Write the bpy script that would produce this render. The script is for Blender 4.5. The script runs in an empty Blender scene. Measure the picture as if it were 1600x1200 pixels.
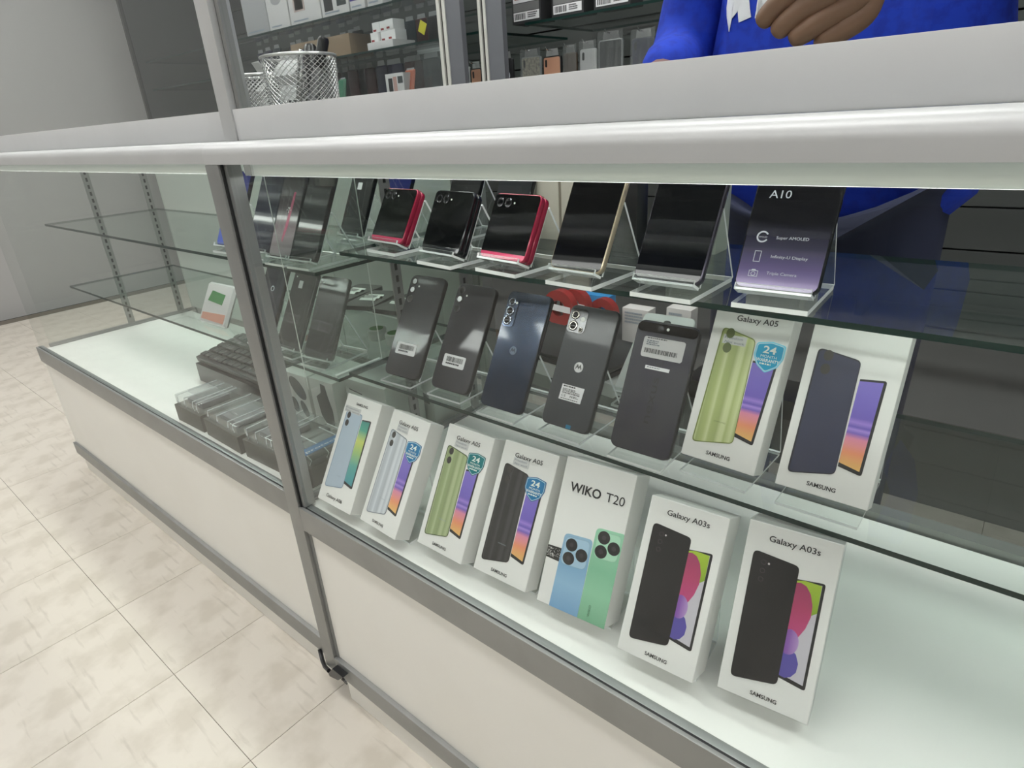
import bpy, bmesh, math, random
from mathutils import Matrix, Vector
random.seed(7)
SC = bpy.context.scene
COL = SC.collection
# ------------------------------------------------------------------ camera
CAMPOS = Vector((0.0, -0.424, 1.055))
FPX = 962.96
RX = (0.7693829, 0.63603735, -0.05921521)      # camera right in the world
RD = (0.21267495, -0.34246247, -0.91514416)    # camera down
RF = (-0.60234485, 0.69150267, -0.39875397)    # camera forward
cam_data = bpy.data.cameras.new('camera')
cam_data.sensor_width = 36.0
cam_data.lens = FPX / 1600 * 36.0
cam_data.clip_start = 0.02
cam = bpy.data.objects.new('camera', cam_data)
COL.objects.link(cam)
cam.matrix_world = Matrix(((RX[0], -RD[0], -RF[0], CAMPOS[0]), (RX[1], -RD[1], -RF[1], CAMPOS[1]),
                           (RX[2], -RD[2], -RF[2], CAMPOS[2]), (0, 0, 0, 1)))
SC.camera = cam
# ------------------------------------------------------------------ world, exposure
w_ = bpy.data.worlds.new('world'); SC.world = w_; w_.use_nodes = True
w_.node_tree.nodes['Background'].inputs[0].default_value = (0.9, 0.95, 1.0, 1)
w_.node_tree.nodes['Background'].inputs[1].default_value = 0.05
SC.view_settings.view_transform = 'Standard'
SC.view_settings.look = 'None'
SC.view_settings.gamma = 1.0
SC.view_settings.use_curve_mapping = False
SC.view_settings.exposure = 0.45
SC.cycles.max_bounces = 8
SC.cycles.transparent_max_bounces = 32
SC.cycles.caustics_reflective = False
SC.cycles.caustics_refractive = False
LAMP = 12.0           # ceiling troffers
LED = 5.0            # unseen strip behind the tube under the counter rail


def at(u, v, y):
    """the world point seen at photo pixel (u, v) on the vertical plane at depth y"""
    d = [RX[i] * (u - 800) + RD[i] * (v - 600) + RF[i] * FPX for i in range(3)]
    t = (y - CAMPOS[1]) / d[1]
    return Vector([CAMPOS[i] + t * d[i] for i in range(3)])


# ------------------------------------------------------------------ materials
MATS = {}


def P(name, col, rough=0.5, metal=0.0, spec=0.5, noise=None, bump=0.0, nscale=40.0, emit=None, coat=0.0, trans=0.0):
    if name in MATS:
        return MATS[name]
    m = bpy.data.materials.new(name); m.use_nodes = True
    nt = m.node_tree; b = nt.nodes['Principled BSDF']
    b.inputs['Base Color'].default_value = (*col, 1)
    b.inputs['Roughness'].default_value = rough
    b.inputs['Metallic'].default_value = metal
    b.inputs['Specular IOR Level'].default_value = spec
    b.inputs['Coat Weight'].default_value = coat
    b.inputs['Coat Roughness'].default_value = 0.05
    if emit:
        b.inputs['Emission Color'].default_value = (*emit[0], 1)
        b.inputs['Emission Strength'].default_value = emit[1]
    if noise or bump:
        tc = nt.nodes.new('ShaderNodeTexCoord'); nz = nt.nodes.new('ShaderNodeTexNoise')
        nz.inputs['Scale'].default_value = nscale; nz.inputs['Detail'].default_value = 6
        nt.links.new(tc.outputs['Object'], nz.inputs['Vector'])
        if noise:
            mx = nt.nodes.new('ShaderNodeMix'); mx.data_type = 'RGBA'
            mx.inputs['A'].default_value = (*col, 1); mx.inputs['B'].default_value = (*noise, 1)
            rp = nt.nodes.new('ShaderNodeValToRGB'); rp.color_ramp.elements[0].position = .45; rp.color_ramp.elements[1].position = .62
            nt.links.new(nz.outputs['Fac'], rp.inputs['Fac'])
            nt.links.new(rp.outputs['Color'], mx.inputs['Factor'])
            nt.links.new(mx.outputs['Result'], b.inputs['Base Color'])
        if bump:
            bp = nt.nodes.new('ShaderNodeBump'); bp.inputs['Strength'].default_value = bump; bp.inputs['Distance'].default_value = .001
            nt.links.new(nz.outputs['Fac'], bp.inputs['Height']); nt.links.new(bp.outputs['Normal'], b.inputs['Normal'])
    MATS[name] = m
    return m


def GL(name, tint, ior=1.5, rough=0.0, milk=0.0, milkcol=(.9, .95, .95)):
    """clear sheet: sharp reflection by Fresnel on the outer face, the rest passes straight through"""
    if name in MATS:
        return MATS[name]
    m = bpy.data.materials.new(name); m.use_nodes = True
    nt = m.node_tree; nt.nodes.clear()
    out = nt.nodes.new('ShaderNodeOutputMaterial')
    tr = nt.nodes.new('ShaderNodeBsdfTransparent'); tr.inputs[0].default_value = (*tint, 1)
    gl = nt.nodes.new('ShaderNodeBsdfGlossy'); gl.inputs['Roughness'].default_value = rough
    fr = nt.nodes.new('ShaderNodeFresnel'); fr.inputs['IOR'].default_value = ior
    ge = nt.nodes.new('ShaderNodeNewGeometry')
    inv = nt.nodes.new('ShaderNodeMath'); inv.operation = 'SUBTRACT'; inv.inputs[0].default_value = 1
    mul = nt.nodes.new('ShaderNodeMath'); mul.operation = 'MULTIPLY'
    nt.links.new(ge.outputs['Backfacing'], inv.inputs[1])
    nt.links.new(fr.outputs[0], mul.inputs[0]); nt.links.new(inv.outputs[0], mul.inputs[1])
    mx = nt.nodes.new('ShaderNodeMixShader')
    nt.links.new(mul.outputs[0], mx.inputs[0]); nt.links.new(gl.outputs[0], mx.inputs[2])
    if milk:
        df = nt.nodes.new('ShaderNodeBsdfDiffuse'); df.inputs[0].default_value = (*milkcol, 1)
        m2 = nt.nodes.new('ShaderNodeMixShader'); m2.inputs[0].default_value = milk
        nt.links.new(tr.outputs[0], m2.inputs[1]); nt.links.new(df.outputs[0], m2.inputs[2])
        nt.links.new(m2.outputs[0], mx.inputs[1])
    else:
        nt.links.new(tr.outputs[0], mx.inputs[1])
    nt.links.new(mx.outputs[0], out.inputs[0])
    MATS[name] = m
    return m


def RAMP(name, stops, axis='Z', rough=0.35, coat=0.0):
    """a printed gradient along one axis of the printed patch"""
    if name in MATS:
        return MATS[name]
    m = bpy.data.materials.new(name); m.use_nodes = True
    nt = m.node_tree; b = nt.nodes['Principled BSDF']
    tc = nt.nodes.new('ShaderNodeTexCoord'); sp = nt.nodes.new('ShaderNodeSeparateXYZ'); rp = nt.nodes.new('ShaderNodeValToRGB')
    nt.links.new(tc.outputs['Generated'], sp.inputs[0]); nt.links.new(sp.outputs[axis], rp.inputs[0])
    els = rp.color_ramp.elements
    while len(els) < len(stops):
        els.new(0.5)
    for e, (p, c) in zip(els, stops):
        e.position = p; e.color = (*c, 1)
    nt.links.new(rp.outputs[0], b.inputs['Base Color']); b.inputs['Roughness'].default_value = rough
    b.inputs['Coat Weight'].default_value = coat
    MATS[name] = m
    return m


def s2l(r, g, b):
    f = lambda c: (c / 255) / 12.92 if c <= 10 else ((c / 255 + .055) / 1.055) ** 2.4
    return (f(r), f(g), f(b))


ALU = P('satin_aluminium', (.29, .293, .283), .42, .5, noise=(.27, .273, .263), nscale=14)
ALU_D = P('dull_aluminium', (.30, .31, .305), .42, .6)
CREAM = P('powder_coated_rail', (.49, .495, .49), .38, .15, noise=(.47, .475, .47), nscale=9)
LAM = P('white_laminate', (.80, .785, .735), .38, noise=(.785, .768, .715), nscale=5)
DECK = P('white_deck_board', (.86, .86, .83), .42)
BLACKRUB = P('black_gasket', (.012, .013, .014), .5)
CHROME = P('chrome', (.8, .8, .8), .12, 1.0)
GLASS = GL('clear_glass', (.97, .985, .975))
SHELFG = GL('shelf_glass', (.925, .955, .942), milk=.015, milkcol=(.6, .72, .68))
GEDGE = P('green_glass_edge', (.002, .022, .018), .35, spec=.25)
ACR = GL('clear_acrylic', (.965, .975, .97), milk=.02)
def ACRE():
    m = P('acrylic_edge_glow', (.93, .95, .95), .2)  # white colour stands in for light caught in the clear edges
    return m
ACR_E = ACRE()
PLASTIC = GL('clear_plastic', (.93, .94, .94), rough=.08, milk=.06)
WHITE = P('white_card', (.84, .83, .81), .42)
WHITE_S = P('card_side', (.78, .765, .72), .5)
INK = P('black_ink', (.012, .012, .014), .4)
GREYINK = P('grey_ink', (.16, .18, .22), .5)
BLACK = P('black_plastic', (.012, .012, .013), .3)
DARKGL = P('black_glass', (.004, .004, .005), .05, spec=.45)
STICK = P('white_sticker', (.82, .81, .83), .4)


# ------------------------------------------------------------------ mesh helpers
def new_obj(name, bm, mats, parent=None, smooth=False, loc=None):
    bmesh.ops.recalc_face_normals(bm, faces=bm.faces)
    me = bpy.data.meshes.new(name); bm.to_mesh(me); bm.free()
    for m in (mats if isinstance(mats, (list, tuple)) else [mats]):
        me.materials.append(m)
    if smooth:
        me.polygons.foreach_set('use_smooth', [True] * len(me.polygons)); me.set_sharp_from_angle(angle=math.radians(38))
    o = bpy.data.objects.new(name, me); COL.objects.link(o)
    if parent:
        o.parent = parent
    if loc:
        o.location = loc
    return o


def share(name, src, parent=None, loc=None, rot=None):
    o = bpy.data.objects.new(name, src.data); COL.objects.link(o)
    if parent: o.parent = parent
    if loc is not None: o.location = loc
    if rot is not None: o.rotation_euler = rot
    return o


def tag(o, label, cat, group=None, kind=None):
    if label: o['label'] = label
    if cat: o['category'] = cat
    if group: o['group'] = group
    if kind: o['kind'] = kind
    return o


def empty(name, loc=(0, 0, 0), rz=0.0):
    o = bpy.data.objects.new(name, None); COL.objects.link(o)
    o.location = loc; o.rotation_euler = (0, 0, rz); o.empty_display_size = .02
    return o


def lean_root(name, x, y, z, yaw, lean):
    """local x runs along the face, y into the thing, z up the leaning face; degrees"""
    a, l = math.radians(yaw), math.radians(lean)
    ux = Vector((math.cos(a), math.sin(a), 0)); bk = Vector((-math.sin(a), math.cos(a), 0)); zz = Vector((0, 0, 1))
    up = zz * math.cos(l) + bk * math.sin(l); d = bk * math.cos(l) - zz * math.sin(l)
    o = empty(name)
    o.matrix_world = Matrix(((ux.x, d.x, up.x, x), (ux.y, d.y, up.y, y), (ux.z, d.z, up.z, z), (0, 0, 0, 1)))
    return o


def box(bm, x0, x1, y0, y1, z0, z1, mi=0):
    v = [bm.verts.new(p) for p in ((x0, y0, z0), (x1, y0, z0), (x1, y1, z0), (x0, y1, z0), (x0, y0, z1), (x1, y0, z1), (x1, y1, z1), (x0, y1, z1))]
    fs = []
    for q in ((0, 3, 2, 1), (4, 5, 6, 7), (0, 1, 5, 4), (1, 2, 6, 5), (2, 3, 7, 6), (3, 0, 4, 7)):
        f = bm.faces.new([v[i] for i in q]); f.material_index = mi; fs.append(f)
    return fs


def bevel_all(bm, w, seg=2):
    bmesh.ops.bevel(bm, geom=bm.edges[:], offset=w, segments=seg, affect='EDGES', profile=.7)


def mbox(name, x0, x1, y0, y1, z0, z1, mat, parent=None, bev=0.0, loc=None):
    bm = bmesh.new(); box(bm, x0, x1, y0, y1, z0, z1)
    if bev: bevel_all(bm, bev)
    return new_obj(name, bm, mat, parent, smooth=bool(bev), loc=loc)


def slab(bm, pts, y, t, mi=0):
    """polygon pts (x,z) with its front at y and thickness t into +y"""
    a = [bm.verts.new((p[0], y, p[1])) for p in pts]; b = [bm.verts.new((p[0], y + t, p[1])) for p in pts]
    n = len(pts)
    f = bm.faces.new(a); f.material_index = mi
    f = bm.faces.new(b[::-1]); f.material_index = mi
    for i in range(n):
        f = bm.faces.new((a[i], b[i], b[(i + 1) % n], a[(i + 1) % n])); f.material_index = mi


def mslab(name, pts, y, t, mat, parent, smooth=False):
    bm = bmesh.new(); slab(bm, pts, y, t)
    return new_obj(name, bm, mat, parent, smooth)


def rr(x0, z0, x1, z1, r, n=5):
    r = max(1e-5, min(r, (x1 - x0) / 2 - 1e-5, (z1 - z0) / 2 - 1e-5))
    out = []
    for cx, cz, a0 in ((x1 - r, z0 + r, -90), (x1 - r, z1 - r, 0), (x0 + r, z1 - r, 90), (x0 + r, z0 + r, 180)):
        for i in range(n + 1):
            a = math.radians(a0 + 90 * i / n); out.append((cx + r * math.cos(a), cz + r * math.sin(a)))
    return out


def roundpoly(pts, r, n=4):
    out = []
    N = len(pts)
    for i in range(N):
        p = Vector(pts[i]); a = Vector(pts[i - 1]); b = Vector(pts[(i + 1) % N])
        ri = r[i] if isinstance(r, (list, tuple)) else r
        if ri <= 0:
            out.append(tuple(p)); continue
        pa = p + (a - p).normalized() * ri; pb = p + (b - p).normalized() * ri
        for k in range(n + 1):
            t = k / n; q = pa * (1 - t) ** 2 + p * 2 * t * (1 - t) + pb * t * t; out.append(tuple(q))
    return out


def circ(cx, cz, r, n=20, rz=None):
    return [(cx + r * math.cos(2 * math.pi * i / n), cz + (rz or r) * math.sin(2 * math.pi * i / n)) for i in range(n)]


def loft(bm, loops, cap0=True, cap1=True, mi=0):
    rings = [[bm.verts.new(p) for p in l] for l in loops]
    n = len(rings[0])
    for a, b in zip(rings, rings[1:]):
        for i in range(n):
            f = bm.faces.new((a[i], a[(i + 1) % n], b[(i + 1) % n], b[i])); f.material_index = mi
    if cap0: bm.faces.new(rings[0][::-1]).material_index = mi
    if cap1: bm.faces.new(rings[-1]).material_index = mi
    return rings


def extrude_x(bm, prof, x0, x1, mi=0):
    loft(bm, [[(x0, p[0], p[1]) for p in prof], [(x1, p[0], p[1]) for p in prof]], mi=mi)


def tube(bm, pts, r, n=8, mi=0):
    pts = [Vector(p) for p in pts]; loops = []
    ref = Vector((0, 0, 1))
    for i, p in enumerate(pts):
        d = (pts[min(i + 1, len(pts) - 1)] - pts[max(i - 1, 0)]).normalized()
        rf = ref if abs(d.dot(ref)) < .95 else Vector((1, 0, 0))
        a = d.cross(rf).normalized(); b = d.cross(a).normalized()
        rad = r[i] if isinstance(r, (list, tuple)) else r
        loops.append([p + a * rad * math.cos(2 * math.pi * k / n) + b * rad * math.sin(2 * math.pi * k / n) for k in range(n)])
    loft(bm, loops, mi=mi)


def lathe(bm, prof, n=24, cx=0, cy=0, mi=0, cap0=True, cap1=True):
    loft(bm, [[(cx + r * math.cos(2 * math.pi * k / n), cy + r * math.sin(2 * math.pi * k / n), z) for k in range(n)] for r, z in prof], cap0, cap1, mi)


TXT = {}


def text(name, s, x0, x1, z0, hgt, mat, parent, y=-.0006, bold=0.0, rot=0.0, shear=0.0, t=.0002):
    """raised lettering of string s: spans x0..x1 from baseline z0, capitals hgt tall (local x,z); rot in degrees about its start"""
    key = (s, bold)
    if key not in TXT:
        c = bpy.data.curves.new('lettering', 'FONT'); c.body = s; c.size = 1.0; c.offset = bold; c.resolution_u = 3
        o = bpy.data.objects.new('lettering', c); COL.objects.link(o)
        dg = bpy.context.evaluated_depsgraph_get()
        me = bpy.data.meshes.new_from_object(o.evaluated_get(dg))
        bpy.data.objects.remove(o)
        co = [tuple(v.co) for v in me.vertices]; fa = [tuple(p.vertices) for p in me.polygons]
        bpy.data.meshes.remove(me); TXT[key] = (co, fa)
    co, fa = TXT[key]
    xa = min(c[0] for c in co); xb = max(c[0] for c in co); cap = .73
    ca, sa = math.cos(math.radians(rot)), math.sin(math.radians(rot))
    vs = []
    for c in co:
        X = (c[0] - xa) / (xb - xa) * (x1 - x0); Zz = c[1] / cap * hgt; X += shear * Zz
        vs.append((x0 + X * ca - Zz * sa, y, z0 + X * sa + Zz * ca))
    me = bpy.data.meshes.new(name); me.from_pydata(vs, [], [f[::-1] for f in fa]); me.materials.append(mat)
    me.update()
    if len(me.polygons) and me.polygons[0].normal.y > 0: me.flip_normals()
    o = bpy.data.objects.new(name, me); COL.objects.link(o); o.parent = parent
    return o


# ================================================================== SETTING
XL, XR, YF, YB, ZC = -5.2, 1.75, -3.4, 2.05, 2.85
VINYL = P('vinyl_tile', (.62, .575, .50), .42, noise=(.53, .485, .41), nscale=11, bump=.05)
# finer speckle and scuffs on the tiles
_nt = VINYL.node_tree; _b = _nt.nodes['Principled BSDF']
_tc = _nt.nodes.new('ShaderNodeTexCoord'); _n2 = _nt.nodes.new('ShaderNodeTexNoise'); _n2.inputs['Scale'].default_value = 2.2; _n2.inputs['Detail'].default_value = 9
_mp = _nt.nodes.new('ShaderNodeMapping'); _mp.inputs['Scale'].default_value = (3, 26, 1); _mp.inputs['Rotation'].default_value = (0, 0, .5)
_nt.links.new(_tc.outputs['Object'], _mp.inputs[0]); _nt.links.new(_mp.outputs[0], _n2.inputs['Vector'])
_r2 = _nt.nodes.new('ShaderNodeValToRGB'); _r2.color_ramp.elements[0].position = .30; _r2.color_ramp.elements[0].color = (.45, .42, .38, 1); _r2.color_ramp.elements[1].position = .40; _r2.color_ramp.elements[1].color = (1, 1, 1, 1)
_nt.links.new(_n2.outputs['Fac'], _r2.inputs[0])
_mm = _nt.nodes.new('ShaderNodeMix'); _mm.data_type = 'RGBA'; _mm.blend_type = 'MULTIPLY'; _mm.inputs['Factor'].default_value = .3
_old = _b.inputs['Base Color'].links[0].from_socket
_nt.links.new(_old, _mm.inputs['A']); _nt.links.new(_r2.outputs[0], _mm.inputs['B']); _nt.links.new(_mm.outputs['Result'], _b.inputs['Base Color'])
GROUT = P('tile_joint', (.16, .14, .11), .8)
fl = mbox('floor', XL, XR, YF, YB, -.05, -.003, GROUT); tag(fl, 'scuffed beige vinyl tile floor below the counters', None, kind='structure')
T = .32
bm = bmesh.new(); box(bm, .0006, T - .0006, .0006, T - .0006, -.003, 0)
tile0 = new_obj('tile', bm, VINYL, fl)
first = True
for i in range(-13, 9):
    for j in range(-10, 7):
        p = (-.903 + i * T, -.184 + j * T, 0)
        if p[0] < XL or p[0] + T > XR: continue
        if first: tile0.location = p; first = False
        else: share('tile', tile0, fl, p)
PAINT = P('wall_paint', (.16, .16, .165), .7)
PAINT_L = P('end_wall_paint', (.42, .42, .41), .7)
CEIL = P('ceiling_tile', (.34, .34, .335), .8)
tag(mbox('ceiling', XL, XR, YF, YB, ZC, ZC + .05, CEIL), 'plain off-white store ceiling', None, kind='structure')
tag(mbox('wall_left', XL - .1, XL, YF, YB, 0, ZC, PAINT_L), 'light grey end wall', None, kind='structure')
tag(mbox('wall_front', XL, XR, YF - .1, YF, 0, ZC, PAINT), 'dark grey wall on the customer side', None, kind='structure')
tag(mbox('wall_back', XL, XR, YB, YB + .1, 0, ZC, PAINT), 'grey wall behind the wall cabinets', None, kind='structure')
wr = tag(mbox('wall_right', XR, XR + .1, YF, YB, 0, ZC, P('slat_groove', (.02, .02, .02), .8)), 'grey slatwall with dark horizontal grooves', None, kind='structure')
SLAT = P('slat_grey', (.55, .56, .57), .5)
sl0 = mbox('slat', XR - .018, XR - .0005, YF, YB, .02, .155, SLAT, wr)
for k in range(1, 16):
    share('slat', sl0, wr, (0, 0, k * .175))
# ceiling lights
TROF = P('troffer_diffuser', (.9, .9, .9), .5, emit=((1.0, 1.0, .985), LAMP))
FRM = P('troffer_frame', (.8, .8, .8), .4)
k = 0
for cx in (-3.9, -2.3, -.75, .85):
    for cy in (-2.55, -.55, .85):
        t = empty('ceiling_light', (cx, cy, ZC)); k += 1
        tag(t, 'long white fluorescent troffer on the store ceiling', 'ceiling light', 'ceiling troffers')
        bm = bmesh.new()
        for a in ((-.62, .62, -.17, -.15), (-.62, .62, .15, .17), (-.62, -.60, -.15, .15), (.60, .62, -.15, .15)): box(bm, *a, -.05, 0)
        new_obj('frame', bm, FRM, t)
        mbox('diffuser', -.598, .598, -.148, .148, -.045, -.03, TROF, t)

# shelving across the aisle, seen only in reflections
SHD = P('shelving_dark', (.035, .035, .038), .5)
ws = empty('wall_shelving', (-1.7, YF + .01, 0)); tag(ws, 'tall dark wall shelving across the aisle from the counters', 'shelving')
mbox('back_panel', -3.3, 3.3, 0, .02, .0005, 1.75, SHD, ws)
for q in range(7): mbox('upright', -3.3 + q * 1.09, -3.26 + q * 1.09, .021, .36, .0005, 1.75, SHD, ws)
for zq in range(4):
    for q in range(6): mbox('shelf_board', -3.258 + q * 1.09, -2.212 + q * 1.09, .021, .36, .10 + zq * .44, .12 + zq * .44, SHD, ws)
# ================================================================== COUNTERS
Z_RT, Z_RB = 1.045, 1.0175           # top rail
Z_DECK = .460


def rail_profile(y0):
    pr = [(y0, Z_RB), (y0, 1.0295)]
    for i in range(1, 9):
        a = math.radians(180 - 90 * i / 8)
        pr.append((y0 + .0155 + .0155 * math.cos(a), 1.0295 + .0155 * math.sin(a)))
    pr += [(y0 + .046, Z_RT), (y0 + .046, Z_RB)]
    return pr


def counter(x0, x1, yo, label, post_left, kick0, kick1, ykick):
    r = empty('display_counter', ((x0 + x1) / 2, yo, 0)); tag(r, label, 'display counter')
    ox, oy = -(x0 + x1) / 2, -yo

    def fix(o):
        o.location = (ox, oy, 0); return o
    def B(name, a, b, c, d, e, f, m, bev=0.0):
        return fix(mbox(name, a, b, c, d, e, f, m, r, bev))
    bm = bmesh.new(); extrude_x(bm, rail_profile(yo), x0, x1); fix(new_obj('top_rail', bm, CREAM, r, smooth=True))
    xi = x0 + .042 if post_left else x0
    if post_left:
        B('corner_post', x0, x0 + .037, yo, yo + .03, .073, Z_RB - .0005, ALU, .0012)
        B('post_bead', x0 + .041, x0 + .05, yo + .006, yo + .026, Z_DECK + .004, Z_RB, ALU_D)
        B('post_gasket', x0 + .0372, x0 + .0408, yo + .003, yo + .02, Z_DECK + .0035, Z_RB, BLACKRUB)
        B('lower_post_bead', x0 + .0372, x0 + .0445, yo + .006, yo + .02, .1155, .4145, ALU_D)
        B('far_post', x1 - .037, x1, yo, yo + .03, .073, Z_RB - .0005, ALU, .0012)
    a0 = x0 + .0372 if post_left else x0
    a1 = x1 - .0372 if post_left else x1
    B('middle_rail', a0, a1, yo, yo + .0055, .415, Z_DECK + .0035, ALU, .0008)
    B('glazing_gasket', a0, a1, yo + .0057, yo + .0085, .44, Z_DECK + .003, BLACKRUB)
    B('glazing_bead', a0, a1, yo + .0087, yo + .0195, .44, Z_DECK + .003, ALU_D, .0008)
    B('bottom_rail', a0, a1, yo, yo + .022, .073, .1145, ALU, .0008)
    B('front_panel', a0, a1, yo + .0085, yo + .016, .1147, .4398, LAM)
    B('kick_board', kick0, kick1, ykick, ykick + .02, .0005, .0995, LAM)
    B('deck', x0 + .034, x1 - .03 if post_left else -.8895, yo + .02, yo + (.5 if post_left else .482), Z_DECK - .018, Z_DECK, DECK)
    B('front_glass', xi + .0, x1 - .037 if post_left else x1 - .001, yo + .009, yo + .014, Z_DECK + .004, Z_RB - .0005, GLASS)
    B('top_glass', x0 + .005, x1 - .005, yo + .047, yo + .52, Z_RT - .007, Z_RT - .0008, GLASS)
    B('rear_top_rail', x0, x1, yo + .50, yo + .53, Z_RB, Z_RT - .0075, ALU)
    B('rear_track', x0, x1, yo + .505, yo + .53, .44, Z_DECK + .012, ALU)
    B('rear_panel', x0, x1, yo + .51, yo + .52, .0995, .4398, LAM)
    if not post_left:
        for q in range(3):
            dx = (x1 - x0 - .04) / 3
            B('rear_door', x0 + .02 + q * dx, x0 + .017 + (q + 1) * dx + .0, yo + .497 + .008 * (q % 2) * 0, yo + .5035, Z_DECK + .0125, Z_RB - .001, P('rear_door_grey', (.50, .53, .50), .45))
    # end frames: glass sheet in channels, rear post
    for xe, s in ((x0, 1), (x1, -1)):
        if not post_left and s < 0:
            B('end_glass', -.8885, -.8845, yo + .032, yo + .48, Z_DECK + .012, Z_RB - .001, GLASS)
            continue
        e0, e1 = sorted((xe + s * .028, xe + s * .032))
        B('end_glass', e0, e1, yo + .032, yo + .50, Z_DECK + .012, Z_RB - .001, GLASS)
        for dz in (0, .009):
            c0, c1 = sorted((xe + s * .0255, xe + s * (.034 + dz * .5)))
            B('end_channel', c0, c1, yo + .031, yo + .50, Z_DECK + .0005, Z_DECK + .011 - dz * .7, ALU_D)
        p0, p1 = sorted((xe + s * .012, xe + s * .040))
        B('rear_post', p0, p1, yo + .5, yo + .53, .073, Z_RB - .0005, ALU)
        for ys in (.27, .44):
            c0, c1 = sorted((xe + s * .0325, xe + s * .0355))
            st = B('shelf_standard', c0, c1, yo + ys, yo + ys + .022, Z_DECK + .012, Z_RB - .001, ALU)
            bm = bmesh.new()
            d0, d1 = sorted((xe + s * .0356, xe + s * .0359))
            for q in range(24): box(bm, d0, d1, yo + ys + .008, yo + ys + .014, Z_DECK + .03 + q * .0215, Z_DECK + .042 + q * .0215)
            new_obj('slots', bm, BLACK, st)
    # light tube under the rail, given a faint glow; an unseen glowing strip sits behind
    bm = bmesh.new(); prof = [(yo + .031 + .0095 * math.cos(2 * math.pi * q / 20), 1.0085 + .0082 * math.sin(2 * math.pi * q / 20)) for q in range(20)]
    extrude_x(bm, prof, xi + .02, x1 - .06); fix(new_obj('light_tube', bm, P('frosted_tube', (.62, .65, .61), .3, emit=((.93, 1, .93), .16)), r, smooth=True))
    bm = bmesh.new(); extrude_x(bm, [(yo + .0413, .9990), (yo + .0413, 1.0065), (yo + .0465, 1.0065), (yo + .0465, .9990)], xi + .03, x1 - .07)
    fix(new_obj('hidden_light_strip', bm, P('hidden_strip_glow', (.9, .9, .9), .5, emit=((1, .99, .97), LED)), r))
    B('rail_clip', xi + .030, xi + .048, yo + .0180, yo + .0210, 1.002, Z_RB - .0005, CHROME)
    return r


CR = counter(-.908, .62, 0.0, 'grey aluminium glass display counter with leaning phones and white phone boxes inside', True, -.862, .62, .012)
CL = counter(-2.4, -.9125, .0135, 'grey aluminium display counter with clear plastic packs, joined beyond the corner post', False, -2.4, -.935, .0285)


def shelf(x0, x1, y0, y1, ztop, label):
    bm = bmesh.new(); t = .006
    fs = box(bm, 0, x1 - x0, 0, y1 - y0, -t, 0, 1)
    for f in fs[:2]: f.material_index = 0
    o = new_obj('glass_shelf', bm, [SHELFG, GEDGE], None, loc=(x0, y0, ztop)); tag(o, label, 'glass shelf')
    return o


ZU, ZM, LU, LM = .8675, .6615, .8395, .648
shelf(-.8715, .58, .168, .455, ZU, 'green-edged glass shelf holding the folded red phones and tall black phones')
shelf(-.8715, .58, .146, .455, ZM, 'green-edged glass shelf holding the dark phones seen from the back')
shelf(-2.3, -.8905, .128, .455, LU, 'clear glass shelf with the grey pink-glow phone, in the joined counter')
shelf(-2.3, -.8905, .136, .455, LM, 'lower clear glass shelf with two dark stickered phones, in the joined counter')
# brackets under the shelves
for zz, xs in ((ZU, -.8712), (ZM, -.8712)):
    for ys in (.27, .44):
        bm = bmesh.new(); slab(bm, [(0, -.007), (.024, -.007), (.024, -.011), (0, -.022)], 0, .003)
        o = new_obj('shelf_bracket', bm, ALU, None, loc=(xs, ys + .0095, zz)); tag(o, 'small aluminium bracket holding up a glass shelf on the slotted upright', 'bracket', 'shelf brackets')


# ------------------------------------------------------------------ glass screen on the counter
def screen(x0, x1, yo, label):
    r = empty('counter_screen', (x0, yo, Z_RT)); tag(r, label, 'glass screen')
    L = x1 - x0
    mbox('base_rail', .021, L, 0, .018, 0, .0405, P('pale_rail', (.60, .605, .60), .4, .1, noise=(.58, .585, .58), nscale=8), r, .001)
    mbox('post', -.014, .0205, -.002, .03, 0, .62, CREAM, r, .001)
    mbox('post_gasket', .021, .024, .0075, .014, .041, .60, BLACKRUB, r)
    mbox('post_bead', .0245, .033, .006, .018, .041, .60, ALU, r)
    mbox('glass', .0335, L, .009, .013, .041, .60, GLASS, r)
    mbox('top_rail', .0335, L, 0, .02, .60, .625, CREAM, r, .001)
screen(-.915, .62, .050, 'pale grey rail and glass screen standing on the phone counter top')
screen(-2.4, -.935, .0635, 'pale grey rail and glass screen on the joined counter top')


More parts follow.
